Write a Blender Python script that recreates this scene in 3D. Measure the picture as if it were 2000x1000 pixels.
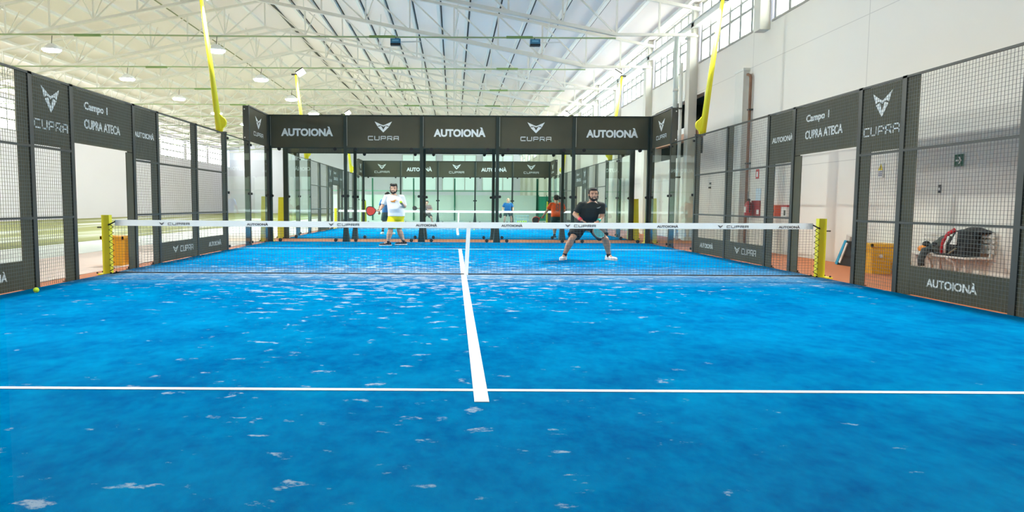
import bpy, math, random
from mathutils import Vector, Matrix, Euler
R = math.radians
PI = math.pi
random.seed(7)
for o in list(bpy.data.objects):
    bpy.data.objects.remove(o)
scene = bpy.context.scene
COL = scene.collection

# ---------------------------------------------------------------- camera
cam_d = bpy.data.cameras.new('camera')
cam = bpy.data.objects.new('camera', cam_d)
COL.objects.link(cam)
cam_d.sensor_width = 36
cam_d.lens = 1309.7 / 2000 * 36
cam_d.shift_x = (1000 - 885.54) / 2000
cam_d.clip_start = 0.05
cam_d.clip_end = 300
cam.matrix_world = (Matrix.Translation((-0.1774, -11.3984, 1.2147)) @
                    Matrix.Rotation(PI / 2 - 0.0764, 4, 'X') @ Matrix.Rotation(0.0052, 4, 'Z'))
scene.camera = cam

# ---------------------------------------------------------------- world and exposure
world = bpy.data.worlds.new('world')
scene.world = world
world.use_nodes = True
wn = world.node_tree
wn.nodes['Background'].inputs[0].default_value = (0.80, 0.90, 1.0, 1)
wn.nodes['Background'].inputs[1].default_value = 1.0
scene.view_settings.view_transform = 'Standard'
scene.view_settings.look = 'None'
scene.view_settings.gamma = 1
scene.view_settings.use_curve_mapping = False
scene.view_settings.exposure = 1.2
scene.cycles.transparent_max_bounces = 40
scene.cycles.max_bounces = 8
scene.cycles.diffuse_bounces = 6
scene.cycles.sample_clamp_indirect = 6

WINDOW_LIGHT = 3.9      # daylight through the frosted window strips
FLOOD_W = 430.0           # each court floodlight
HIGHBAY = 150.0           # high bay lamps


# ---------------------------------------------------------------- materials
MATS = {}


def mat(name, col, rough=0.6, metal=0.0, var=0.06, scale=8.0, emit=0.0, spec=0.5, bump=0.0):
    if name in MATS:
        return MATS[name]
    m = bpy.data.materials.new(name)
    m.use_nodes = True
    nt = m.node_tree
    b = nt.nodes['Principled BSDF']
    tc = nt.nodes.new('ShaderNodeTexCoord')
    nz = nt.nodes.new('ShaderNodeTexNoise')
    nz.inputs['Scale'].default_value = scale
    nz.inputs['Detail'].default_value = 4
    nt.links.new(tc.outputs['Object'], nz.inputs['Vector'])
    mx = nt.nodes.new('ShaderNodeMix')
    mx.data_type = 'RGBA'
    mx.inputs[6].default_value = (*[c * (1 - var) for c in col], 1)
    mx.inputs[7].default_value = (*[min(1, c * (1 + var)) for c in col], 1)
    nt.links.new(nz.outputs['Fac'], mx.inputs[0])
    nt.links.new(mx.outputs[2], b.inputs['Base Color'])
    b.inputs['Roughness'].default_value = rough
    b.inputs['Metallic'].default_value = metal
    b.inputs['Specular IOR Level'].default_value = spec
    if bump:
        bp = nt.nodes.new('ShaderNodeBump')
        bp.inputs['Strength'].default_value = bump
        nt.links.new(nz.outputs['Fac'], bp.inputs['Height'])
        nt.links.new(bp.outputs['Normal'], b.inputs['Normal'])
    if emit:
        b.inputs['Emission Color'].default_value = (*col, 1)
        b.inputs['Emission Strength'].default_value = emit
    MATS[name] = m
    return m


def glass_mat():
    m = bpy.data.materials.new('glass')
    m.use_nodes = True
    nt = m.node_tree
    nt.nodes.clear()
    out = nt.nodes.new('ShaderNodeOutputMaterial')
    tr = nt.nodes.new('ShaderNodeBsdfTransparent')
    tr.inputs[0].default_value = (0.955, 0.99, 0.975, 1)
    gl = nt.nodes.new('ShaderNodeBsdfGlossy')
    gl.inputs['Roughness'].default_value = 0.0
    gl.inputs['Color'].default_value = (0.9, 0.97, 0.94, 1)
    fr = nt.nodes.new('ShaderNodeFresnel')
    fr.inputs[0].default_value = 1.45
    mx = nt.nodes.new('ShaderNodeMixShader')
    geo = nt.nodes.new('ShaderNodeNewGeometry')
    # Fresnel only on the outer side of each face, the inner faces just let light through
    mul = nt.nodes.new('ShaderNodeMath')
    mul.operation = 'MULTIPLY'
    inv = nt.nodes.new('ShaderNodeMath')
    inv.operation = 'SUBTRACT'
    inv.inputs[0].default_value = 1.0
    nt.links.new(geo.outputs['Backfacing'], inv.inputs[1])
    nt.links.new(fr.outputs[0], mul.inputs[0])
    nt.links.new(inv.outputs[0], mul.inputs[1])
    nt.links.new(mul.outputs[0], mx.inputs[0])
    nt.links.new(tr.outputs[0], mx.inputs[1])
    nt.links.new(gl.outputs[0], mx.inputs[2])
    nt.links.new(mx.outputs[0], out.inputs[0])
    return m


GLASS = glass_mat()
M_DARK = mat('dark_banner', (0.078, 0.070, 0.040), 0.75, var=0.25, scale=1.5)
M_BLACKG = mat('dark_green_steel', (0.02, 0.032, 0.024), 0.45, var=0.15)
M_STEEL = mat('dark_grey_steel', (0.048, 0.047, 0.038), 0.5, var=0.15)
M_WIRE = mat('mesh_wire', (0.15, 0.155, 0.14), 0.6)
M_NET = mat('net_cord', (0.07, 0.09, 0.10), 0.8)
M_RUBBER = mat('black_rubber', (0.012, 0.012, 0.012), 0.6)
M_LETTER = mat('white_lettering', (0.85, 0.85, 0.82), 0.6, var=0.03)
M_INK = mat('dark_print', (0.10, 0.09, 0.09), 0.7)
M_YELLOW = mat('yellow_paint', (0.80, 0.72, 0.02), 0.45, var=0.05)
M_TAPE = mat('white_tape', (0.90, 0.90, 0.88), 0.8, var=0.05, scale=5)
M_LINE = mat('white_line', (0.85, 0.86, 0.84), 0.85, var=0.06, scale=20)
M_WHITE = mat('white_steel', (0.76, 0.76, 0.72), 0.5, var=0.04)
M_CHORD = mat('cream_steel', (0.74, 0.74, 0.68), 0.55, var=0.06)
M_LAMP = mat('lamp_glow', (1.0, 0.98, 0.93), 0.5, emit=HIGHBAY, var=0)
M_FLOODGLOW = mat('floodlight_glow', (1.0, 0.98, 0.95), 0.5, emit=25, var=0)
M_TIE = mat('pale_green_steel', (0.36, 0.46, 0.24), 0.6, var=0.3, scale=0.6)
M_BALL = mat('ball_felt', (0.62, 0.80, 0.03), 0.9)


# ---------------------------------------------------------------- mesh helpers
class MB:
    def __init__(s):
        s.v = []
        s.f = []

    def quad8(s, p):
        n = len(s.v)
        s.v += [tuple(q) for q in p]
        for a in ((0, 3, 2, 1), (4, 5, 6, 7), (0, 1, 5, 4), (1, 2, 6, 5), (2, 3, 7, 6), (3, 0, 4, 7)):
            s.f.append(tuple(n + i for i in a))
        return s

    def box(s, x0, x1, y0, y1, z0, z1):
        x0, x1 = sorted((x0, x1)); y0, y1 = sorted((y0, y1)); z0, z1 = sorted((z0, z1))
        return s.quad8([(x0, y0, z0), (x1, y0, z0), (x1, y1, z0), (x0, y1, z0),
                        (x0, y0, z1), (x1, y0, z1), (x1, y1, z1), (x0, y1, z1)])

    def taper(s, x, y, z0, z1, a0, b0, a1, b1, x1=None, y1=None):
        x1 = x if x1 is None else x1
        y1 = y if y1 is None else y1
        return s.quad8([(x - a0, y - b0, z0), (x + a0, y - b0, z0), (x + a0, y + b0, z0), (x - a0, y + b0, z0),
                        (x1 - a1, y1 - b1, z1), (x1 + a1, y1 - b1, z1), (x1 + a1, y1 + b1, z1), (x1 - a1, y1 + b1, z1)])

    def bar(s, p, q, w, h=None):
        """square bar from p to q"""
        h = h or w
        p = Vector(p); q = Vector(q)
        d = (q - p).normalized()
        up = Vector((0, 0, 1)) if abs(d.z) < 0.95 else Vector((0, 1, 0))
        sx = d.cross(up).normalized() * (w / 2)
        sy = sx.normalized().cross(d) * (h / 2)
        return s.quad8([p - sx - sy, p + sx - sy, p + sx + sy, p - sx + sy,
                        q - sx - sy, q + sx - sy, q + sx + sy, q - sx + sy])

    def tube(s, pts, rad, n=8, cap=True, ell=None):
        """round tube along pts; rad a number or list"""
        pts = [Vector(p) for p in pts]
        if not hasattr(rad, '__len__'):
            rad = [rad] * len(pts)
        base = len(s.v)
        ref = None
        for i, p in enumerate(pts):
            d = (pts[min(i + 1, len(pts) - 1)] - pts[max(i - 1, 0)]).normalized()
            if ref is None:
                ref = Vector((1, 0, 0)) if abs(d.x) < 0.9 else Vector((0, 1, 0))
            a = (ref - d * ref.dot(d)).normalized()
            b = d.cross(a)
            ref = a
            r = rad[i]
            for k in range(n):
                t = 2 * PI * k / n
                s.v.append(tuple(p + a * math.cos(t) * r + b * math.sin(t) * r))
        for i in range(len(pts) - 1):
            for k in range(n):
                k2 = (k + 1) % n
                s.f.append((base + i * n + k, base + i * n + k2, base + (i + 1) * n + k2, base + (i + 1) * n + k))
        if cap:
            s.f.append(tuple(base + k for k in range(n))[::-1])
            e = base + (len(pts) - 1) * n
            s.f.append(tuple(e + k for k in range(n)))
        return s

    def rings(s, rings, n=16, power=2.0):
        """loft of horizontal-ish rings: (cx,cy,cz,rx,ry[,tiltdir])"""
        base = len(s.v)
        for (cx, cy, cz, rx, ry) in rings:
            for k in range(n):
                t = 2 * PI * k / n
                c, d = math.cos(t), math.sin(t)
                e = 2 / power
                s.v.append((cx + rx * math.copysign(abs(c) ** e, c), cy + ry * math.copysign(abs(d) ** e, d), cz))
        m = len(rings)
        for i in range(m - 1):
            for k in range(n):
                k2 = (k + 1) % n
                s.f.append((base + i * n + k, base + i * n + k2, base + (i + 1) * n + k2, base + (i + 1) * n + k))
        s.f.append(tuple(base + k for k in range(n))[::-1])
        s.f.append(tuple(base + (m - 1) * n + k for k in range(n)))
        return s

    def ball(s, c, rx, ry=None, rz=None, n=12, m=8):
        ry = ry or rx
        rz = rz or rx
        base = len(s.v)
        for i in range(1, m):
            ph = PI * i / m
            for k in range(n):
                t = 2 * PI * k / n
                s.v.append((c[0] + rx * math.sin(ph) * math.cos(t), c[1] + ry * math.sin(ph) * math.sin(t), c[2] - rz * math.cos(ph)))
        for i in range(m - 2):
            for k in range(n):
                k2 = (k + 1) % n
                s.f.append((base + i * n + k, base + i * n + k2, base + (i + 1) * n + k2, base + (i + 1) * n + k))
        b = len(s.v)
        s.v += [(c[0], c[1], c[2] - rz), (c[0], c[1], c[2] + rz)]
        for k in range(n):
            k2 = (k + 1) % n
            s.f.append((b, base + k2, base + k))
            s.f.append((b + 1, base + (m - 2) * n + k, base + (m - 2) * n + k2))
        return s

    def prism(s, poly, o, u, v, t):
        """polygon (2D) in plane o + x*u + y*v, extruded by vector t"""
        o, u, v, t = Vector(o), Vector(u), Vector(v), Vector(t)
        n = len(s.v)
        m = len(poly)
        for (x, y) in poly:
            s.v.append(tuple(o + u * x + v * y))
        for (x, y) in poly:
            s.v.append(tuple(o + u * x + v * y + t))
        s.f.append(tuple(n + i for i in range(m)))
        s.f.append(tuple(n + m + i for i in range(m))[::-1])
        for i in range(m):
            j = (i + 1) % m
            s.f.append((n + j, n + i, n + m + i, n + m + j))
        return s

    def xf(s, M):
        s.v = [tuple(M @ Vector(p)) for p in s.v]
        return s

    def build(s, name, m, parent=None, smooth=False, fix=False):
        me = bpy.data.meshes.new(name)
        me.from_pydata(s.v, [], s.f)
        if fix:
            import bmesh
            bm = bmesh.new(); bm.from_mesh(me)
            bmesh.ops.recalc_face_normals(bm, faces=bm.faces)
            bm.to_mesh(me); bm.free()
        if smooth:
            me.polygons.foreach_set('use_smooth', [True] * len(me.polygons))
        me.materials.append(m)
        o = bpy.data.objects.new(name, me)
        COL.objects.link(o)
        if parent:
            o.parent = parent
        return o


def tag(o, label=None, cat=None, group=None, kind=None):
    if label: o['label'] = label
    if cat: o['category'] = cat
    if group: o['group'] = group
    if kind: o['kind'] = kind
    return o


def thing(name, loc=(0, 0, 0), label=None, cat=None, group=None, rz=0, kind=None):
    o = bpy.data.objects.new(name, None)
    COL.objects.link(o)
    o.location = loc
    o.rotation_euler = (0, 0, rz)
    o.empty_display_size = 0.1
    return tag(o, label, cat, group, kind)


KIDS = {}


def children(o):
    return [c for c in bpy.data.objects if c.parent == o]


def copy_tree(o, parent=None):
    c = o.copy()
    COL.objects.link(c)
    c.parent = parent
    for ch in children(o):
        copy_tree(ch, c)
    return c


def text_obj(body, width, height, centre, u, v, n, m, parent, name='lettering', bold=0.03, thick=0.003):
    """flat lettering fitted to width x height, its face looking along n"""
    cu = bpy.data.curves.new(name, 'FONT')
    cu.body = body
    cu.size = 1
    cu.offset = bold
    cu.extrude = 0.001
    cu.resolution_u = 3
    to = bpy.data.objects.new('tmp', cu)
    COL.objects.link(to)
    dg = bpy.context.evaluated_depsgraph_get()
    me = bpy.data.meshes.new_from_object(to.evaluated_get(dg))
    bpy.data.objects.remove(to)
    me.name = name
    xs = [p.co.x for p in me.vertices]; ys = [p.co.y for p in me.vertices]
    x0, x1, y0, y1 = min(xs), max(xs), min(ys), max(ys)
    u, v, n, c = Vector(u), Vector(v), Vector(n), Vector(centre)
    for p in me.vertices:
        a = (p.co.x - (x0 + x1) / 2) / (x1 - x0) * width
        b = (p.co.y - (y0 + y1) / 2) / (y1 - y0) * height
        p.co = c + u * a + v * b + n * (thick if p.co.z > 0 else 0.0005)
    me.materials.clear()
    me.materials.append(m)
    o = bpy.data.objects.new(name, me)
    COL.objects.link(o)
    o.parent = parent
    return o


def stroke(mb, pts, w, o, u, v, t):
    for a, b in zip(pts, pts[1:]):
        a = Vector((a[0], a[1])); b = Vector((b[0], b[1]))
        d = (b - a).normalized() * (w / 2)
        nrm = Vector((-d.y, d.x))
        a2 = a - d * 0.98; b2 = b + d * 0.98
        mb.prism([tuple(a2 - nrm), tuple(b2 - nrm), tuple(b2 + nrm), tuple(a2 + nrm)], o, u, v, t)


def wordmark(width, height, centre, u, v, n, m, parent):
    """wide squared CUPRA lettering"""
    mb = MB()
    L = {'C': [[(1, 1), (0.05, 1), (0.0, 0.9), (0, 0.1), (0.05, 0), (1, 0)]],
         'U': [[(0, 1), (0, 0.1), (0.08, 0), (0.92, 0), (1, 0.1), (1, 1)]],
         'P': [[(0, 0), (0, 1), (0.95, 1), (1, 0.9), (1, 0.5), (0.95, 0.42), (0.0, 0.42)]],
         'R': [[(0, 0), (0, 1), (0.95, 1), (1, 0.9), (1, 0.5), (0.95, 0.42), (0.0, 0.42)], [(0.55, 0.42), (1, 0)]],
         'A': [[(0, 0), (0, 0.9), (0.08, 1), (1, 1), (1, 0)], [(0, 0.42), (1, 0.42)]]}
    cw = width / 5 * 0.74
    pitch = (width - cw) / 4
    o = Vector(centre) + Vector(n) * 0.0005
    sw = height * 0.20
    for i, ch in enumerate('CUPRA'):
        for ln in L[ch]:
            stroke(mb, [(-width / 2 + i * pitch + p[0] * cw, -height / 2 + p[1] * height) for p in ln], sw, o, u, v, Vector(n) * 0.003)
    return mb.build('lettering', m, parent, fix=True)


def emblem(width, height, centre, u, v, n, m, parent):
    """horned arrow-head emblem"""
    mb = MB()
    o = Vector(centre) + Vector(n) * 0.0005
    sx, sy = width / 104, height / 70
    half = [[(52, 35), (17, 18), (13, 9), (24, 10), (35, 4)],
            [(0, 11), (16, 17), (13, 9), (0, 2)],
            [(34, 1), (13, 6), (0, -18), (0, -35)],
            ]
    for poly in half:
        for s in (1, -1):
            mb.prism([(x * s * sx, y * sy) for x, y in poly], o, u, v, Vector(n) * 0.003)
    return mb.build('emblem', m, parent, fix=True)


# ---------------------------------------------------------------- dimensions
HW = 6.03          # half width of a court
C1, C2 = 0.0, 22.2  # court centres along Y
XR, XL, YB, YE = 8.2, -28.2, -17.0, 73.0
RIDGE, EAVE = -9.6, 8.15
SL = 0.19


def roof_z(x):
    return EAVE + SL * (XR - x) if x > RIDGE else EAVE + SL * (XR - RIDGE) - SL * (RIDGE - x)


# ---------------------------------------------------------------- the hall
def wall_mat(name, col, seam):
    m = mat(name, col, 0.85, var=0.035, scale=0.8)
    nt = m.node_tree
    b = nt.nodes['Principled BSDF']
    tc = [x for x in nt.nodes if x.type == 'TEX_COORD'][0]
    # wide precast panels with thin joints
    sep = nt.nodes.new('ShaderNodeSeparateXYZ')
    nt.links.new(tc.outputs['Object'], sep.inputs[0])
    def lines(sock, period, width, off=0):
        a = nt.nodes.new('ShaderNodeMath'); a.operation = 'ADD'; a.inputs[1].default_value = off
        nt.links.new(sock, a.inputs[0])
        p = nt.nodes.new('ShaderNodeMath'); p.operation = 'PINGPONG'; p.inputs[1].default_value = period / 2
        nt.links.new(a.outputs[0], p.inputs[0])
        c = nt.nodes.new('ShaderNodeMath'); c.operation = 'LESS_THAN'; c.inputs[1].default_value = width
        nt.links.new(p.outputs[0], c.inputs[0])
        return c.outputs[0]
    l1 = lines(sep.outputs[1], 5.3, 0.012, -2.47)
    l2 = lines(sep.outputs[2], 2.9, 0.008, 0.7)
    mxx = nt.nodes.new('ShaderNodeMath'); mxx.operation = 'MAXIMUM'
    nt.links.new(l1, mxx.inputs[0]); nt.links.new(l2, mxx.inputs[1])
    sc = nt.nodes.new('ShaderNodeMath'); sc.operation = 'MULTIPLY'; sc.inputs[1].default_value = seam
    nt.links.new(mxx.outputs[0], sc.inputs[0])
    mx = nt.nodes.new('ShaderNodeMix'); mx.data_type = 'RGBA'
    src = b.inputs['Base Color'].links[0].from_socket
    nt.links.new(sc.outputs[0], mx.inputs[0])
    nt.links.new(src, mx.inputs[6])
    mx.inputs[7].default_value = (0.35, 0.34, 0.31, 1)
    nt.links.new(mx.outputs[2], b.inputs['Base Color'])
    return m


M_WALL = wall_mat('wall_paint', (0.76, 0.725, 0.655), 0.45)
M_WALLP = mat('plain_wall_paint', (0.83, 0.81, 0.92), 0.85, var=0.03, scale=0.5)
M_ROOF = mat('roof_deck', (0.88, 0.80, 0.75), 0.8, var=0.03, scale=0.4)
M_FLOORT = mat('terracotta_floor', (0.40, 0.112, 0.028), 0.8, var=0.12, scale=6, bump=0.1)
M_GLAREFLOOR = mat('glare_paled_floor', (0.60, 0.47, 0.41), 0.8, var=0.08, scale=3)  # floor left of the courts, with glare painted into its colour
M_STRIP = mat('pale_gravel', (0.70, 0.72, 0.68), 0.9, var=0.10, scale=3)


def turf_mat():
    m = mat('field_turf', (0.25, 0.26, 0.09), 0.95, var=0.25, scale=0.9)
    nt = m.node_tree
    b = nt.nodes['Principled BSDF']
    tc = [x for x in nt.nodes if x.type == 'TEX_COORD'][0]
    mp = nt.nodes.new('ShaderNodeMapping')
    mp.inputs['Scale'].default_value = (0.34, 0.045, 1)
    nt.links.new(tc.outputs['Object'], mp.inputs[0])
    nz = nt.nodes.new('ShaderNodeTexNoise'); nz.inputs['Scale'].default_value = 1.0; nz.inputs['Detail'].default_value = 5
    nt.links.new(mp.outputs[0], nz.inputs['Vector'])
    rp = nt.nodes.new('ShaderNodeValToRGB')
    rp.color_ramp.elements[0].position = 0.52; rp.color_ramp.elements[1].position = 0.62
    nt.links.new(nz.outputs['Fac'], rp.inputs[0])
    mx = nt.nodes.new('ShaderNodeMix'); mx.data_type = 'RGBA'
    nt.links.new(rp.outputs[0], mx.inputs[0])
    nt.links.new(b.inputs['Base Color'].links[0].from_socket, mx.inputs[6])
    mx.inputs[7].default_value = (0.58, 0.60, 0.57, 1)  # pale streaks drawn out along the field by stretched noise
    nt.links.new(mx.outputs[2], b.inputs['Base Color'])
    return m


def struct(name, mb, m, parent=None, **k):
    o = mb.build(name, m, parent, **k)
    if not parent:
        o['kind'] = 'structure'
    return o


struct('floor', MB().box(XL, XR, YB, YE, -0.2, 0), M_FLOORT)
struct('trim_1', MB().box(-9.0, -6.45, YB + 0.01, 33.2, 0.0, 0.012), M_GLAREFLOOR)
struct('trim_3', MB().box(-9.0, XR - 0.01, 33.2, YE - 0.01, 0.0, 0.03), mat('cool_bounce_floor', (0.52, 0.62, 0.60), 0.8, var=0.05, scale=2))  # made-up far floor colour, added to bounce cooler light onto the roof
struct('trim_2', MB().box(-11.6, -9.0, YB + 0.01, YE - 0.01, 0.0, 0.02), M_STRIP)
tag(MB().box(XL + 0.01, -11.6, YB + 0.01, YE - 0.01, 0.0, 0.035).build('turf_field', turf_mat()),
    'green artificial turf field with pale streaky bands along the far left side of the hall', 'turf', kind='stuff')

# right wall with the band of high windows and a recess over the second bay
SILL, WTOP = 6.12, 8.12
w = MB()
w.box(XR, XR + 0.3, YB, 11.4, 0, SILL)
w.box(XR, XR + 0.3, 11.4, 16.9, 0, 3.0)
w.box(XR, XR + 0.3, 11.4, 16.9, 5.03, SILL)
w.box(XR, XR + 0.3, 16.9, YE, 0, SILL)
w.box(XR, XR + 0.3, YB, YE, WTOP, WTOP + 0.5)
w.box(XR, XR + 0.3, YB, 1.4, SILL, WTOP)
struct('wall_right', w, M_WALL)
# recess behind the opening
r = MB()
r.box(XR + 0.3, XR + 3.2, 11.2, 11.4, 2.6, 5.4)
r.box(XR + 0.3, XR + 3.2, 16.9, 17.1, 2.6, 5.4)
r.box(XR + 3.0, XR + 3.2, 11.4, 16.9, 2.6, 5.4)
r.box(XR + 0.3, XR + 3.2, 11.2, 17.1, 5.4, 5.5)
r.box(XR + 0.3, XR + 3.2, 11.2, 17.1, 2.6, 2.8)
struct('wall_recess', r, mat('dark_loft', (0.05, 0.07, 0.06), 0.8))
w = MB()
w.box(XL - 0.3, XL, YB, YE, 0, 5.75)
w.box(XL - 0.3, XL, YB, YE, 7.75, 8.3)
struct('wall_left', w, M_WALLP)
e = MB()
e.prism([(XL, 0), (XR, 0), (XR, 8.6), (RIDGE, 12.0), (XL, 8.6)], (0, YE, 0), (1, 0, 0), (0, 0, 1), (0, 0.3, 0))
struct('wall_end', e, M_WALLP, fix=True)
e = MB()
e.prism([(XL, 0), (XR, 0), (XR, 8.6), (RIDGE, 12.0), (XL, 8.6)], (0, YB - 0.3, 0), (1, 0, 0), (0, 0, 1), (0, 0.3, 0))
struct('wall_rear', e, mat('rear_wall_paint', (0.05, 0.07, 0.09), 0.85), fix=True)

# roof: two slopes
zr = roof_z(RIDGE)
c = MB()
c.prism([(XR + 0.4, roof_z(XR + 0.4)), (RIDGE, zr), (XL - 0.4, roof_z(XL - 0.4)), (XL - 0.4, roof_z(XL - 0.4) + 0.25), (RIDGE, zr + 0.25), (XR + 0.4, roof_z(XR + 0.4) + 0.25)],
        (0, YB - 0.3, 0), (1, 0, 0), (0, 0, 1), (0, YE - YB + 0.6, 0))
ceiling = struct('ceiling', c, M_ROOF, fix=True)
M_GAP = mat('dark_joint', (0.05, 0.05, 0.045), 0.8, var=0.5, scale=0.35)
x = XR - 0.35
k = 0
while x > XL + 0.3:
    z = roof_z(x)
    if abs(x - RIDGE) > 0.35:
        s = 1 if x > RIDGE else -1
        p = MB().box(x - 0.05, x + 0.05, YB, YE, z - 0.12, z + 0.04)
        p.box(x - 0.07, x + 0.06, YB, YE, z - 0.13, z - 0.12)
        struct('purlin', p, M_WHITE, ceiling)
        if x > -9:
            struct('panel_joint', MB().box(x + 0.09, x + 0.155, YB, YE, z - 0.035, z + 0.03), M_GAP, ceiling)
    x -= 1.25
struct('ridge_joint', MB().box(RIDGE - 0.05, RIDGE + 0.05, YB, YE, zr - 0.10, zr + 0.0), mat('ridge_dark', (0.09, 0.09, 0.07), 0.8, var=0.5, scale=1.2), ceiling)
struct('roof_conduit', MB().tube([(-13.9, YB, roof_z(-13.9) - 0.24), (-13.9, YE, roof_z(-13.9) - 0.24)], 0.03, 6), mat('conduit_olive', (0.22, 0.24, 0.12), 0.7), ceiling)

# windows on the right wall, one per bay between columns
M_PANE = mat('daylit_pane', (1.0, 0.99, 0.96), 0.4, emit=WINDOW_LIGHT, var=0)
M_PANEL = mat('daylit_pane_left', (1.0, 0.97, 1.0), 0.4, emit=WINDOW_LIGHT * 2.2, var=0)
M_FRAME = mat('window_frame', (0.34, 0.35, 0.33), 0.6, var=0.1)
BAY = 5.3
COLY = [12.3 + BAY * i for i in range(-2, 12)]
wi = 1
for i, cy in enumerate(COLY):
    y0, y1 = cy + 0.3, min(cy + BAY - 0.3, YE - 0.1)
    if y1 - y0 < 1:
        continue
    win = MB().box(XR + 0.18, XR + 0.2, y0, y1, SILL, WTOP).build('window_%d' % wi, M_PANE)
    win['kind'] = 'structure'
    fr = MB()
    n = 6
    for q in range(n + 1):
        yy = y0 + (y1 - y0) * q / n
        fr.box(XR + 0.06, XR + 0.17, yy - 0.065, yy + 0.065, SILL, WTOP)
    for zz, t in ((SILL + 0.03, 0.06), (SILL + 0.70, 0.07), (SILL + 1.03, 0.05), (WTOP - 0.05, 0.05)):
        fr.box(XR + 0.07, XR + 0.17, y0, y1, zz - t / 2, zz + t / 2)
    fr.build('window_frame', M_FRAME, win)
    MB().box(XR - 0.02, XR + 0.16, y0, y1, SILL - 0.05, SILL).build('window_sill', mat('grey_sill', (0.35, 0.34, 0.30), 0.7), win)
    wi += 1
# piers between the right windows
p = MB()
for cy in COLY:
    p.box(XR, XR + 0.3, cy - 0.3, cy + 0.3, SILL, WTOP)
struct('wall_right_piers', p, M_WALLP)
# left windows
for i in range(14):
    y0 = YB + 1 + i * 6.3
    win = MB().box(XL - 0.2, XL - 0.18, y0, y0 + 5.6, 5.75, 7.75).build('window_%d' % wi, M_PANEL)
    win['kind'] = 'structure'
    fr = MB()
    for q in range(8):
        yy = y0 + 5.6 * q / 7
        fr.box(XL - 0.17, XL - 0.08, yy - 0.05, yy + 0.05, 5.75, 7.75)
    for zz in (5.78, 6.45, 7.1, 7.72):
        fr.box(XL - 0.17, XL - 0.07, y0, y0 + 5.6, zz - 0.05, zz + 0.05)
    fr.build('window_frame', M_FRAME, win)
    wi += 1
p = MB()
for i in range(-1, 14):
    y0 = YB + 1 + i * 6.3 + 5.6
    p.box(XL - 0.3, XL, y0, min(y0 + 0.7, YE), 5.75, 7.75)
struct('wall_left_piers', p, M_WALLP)
# tall pale windows in the end wall
for i, (xa, xb) in enumerate(((-6.6, -2.4), (-1.6, 2.6), (3.4, 7.2))):
    win = MB().box(xa, xb, YE - 0.06, YE - 0.03, 3.0, 7.4).build('window_%d' % wi, mat('pale_end_pane', (0.80, 0.92, 0.93), 0.4, emit=0.16, var=0))
    win['kind'] = 'structure'
    fr = MB()
    for q in range(4):
        xx = xa + (xb - xa) * q / 3
        fr.box(xx - 0.06, xx + 0.06, YE - 0.14, YE - 0.065, 3.0, 7.4)
    for zz in (3.0, 5.2, 7.4):
        fr.box(xa, xb, YE - 0.14, YE - 0.065, zz - 0.06, zz + 0.06)
    fr.build('window_frame', mat('pale_frame', (0.66, 0.70, 0.68), 0.6), win)
    wi += 1

# columns along the right wall, with the crane rail they carry
ORD = ['first', 'second', 'third', 'fourth', 'fifth', 'sixth', 'seventh', 'eighth', 'ninth', 'tenth', 'eleventh', 'twelfth', 'thirteenth', 'fourteenth', 'fifteenth']
M_COLM = mat('column_paint', (0.68, 0.66, 0.58), 0.7, var=0.07, scale=2)
for i, cy in enumerate(COLY[1:]):
    if cy < 9 or cy > YE:
        zb = 5.9
    else:
        zb = 0
    o = MB().box(XR - 0.28, XR, cy - 0.19, cy + 0.19, zb, 7.0)
    o.box(XR - 0.34, XR, cy - 0.23, cy + 0.23, 6.98, 7.06)
    o.box(XR - 0.16, XR, cy - 0.12, cy + 0.12, 7.06, roof_z(XR) - 0.02)
    struct('column', o, M_COLM)
rail = thing('crane_rail', (XR - 0.1, 0, 7.42), 'long white horizontal beam running across the high right-hand windows', 'beam')
MB().box(-0.06, 0.02, 1.6, YE, -0.09, 0.09).build('web', M_WHITE, rail)
MB().box(-0.12, 0.06, 1.6, YE, 0.09, 0.11).build('top_flange', M_WHITE, rail)
MB().box(-0.12, 0.06, 1.6, YE, -0.11, -0.09).build('bottom_flange', M_WHITE, rail)

# recess beams and ducts at the second column
bm_ = thing('loft_beam', (XR + 0.2, 14, 3.95), 'white beam crossing the dark opening high in the right wall', 'beam')
MB().box(-0.12, 0.1, -2.55, 2.85, -0.09, 0.12).build('beam', M_WHITE, bm_)
bm_ = thing('wooden_shelf_beam', (XR + 0.2, 14, 3.72), 'reddish wooden beam under the white one in the wall opening', 'beam')
MB().box(-0.15, 0.1, -2.55, 2.85, -0.14, 0.13).build('beam', mat('reddish_wood', (0.50, 0.26, 0.16), 0.7), bm_)
dp = thing('drainpipe', (XR - 0.44, 13.05, 3.4), 'pale grey drainpipe with a bend beside the second wall column', 'pipe')
MB().tube([(0, 0, 3.9), (0, 0, 0.55), (0.02, -0.05, 0.25), (0.04, -0.2, 0.12), (0.04, -0.38, 0.22)], 0.085, 12).build('pipe', mat('pipe_grey', (0.60, 0.66, 0.64), 0.4), dp, smooth=True)
MB().tube([(0, 0, 1.9), (0, 0, 2.0)], 0.10, 12).build('pipe_collar', M_WHITE, dp, smooth=True)
dp = thing('white_conduit', (XR - 0.41, 12.55, 0), 'thin white vertical conduit in front of the second wall column', 'pipe')
MB().tube([(0, 0, 0.0), (0, 0, 6.2)], 0.06, 10).build('pipe', M_WHITE, dp, smooth=True)
for zz in (2.2, 4.6):
    MB().box(-0.08, 0.05, -0.09, 0.09, zz, zz + 0.05).build('bracket', M_STEEL, dp)
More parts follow.
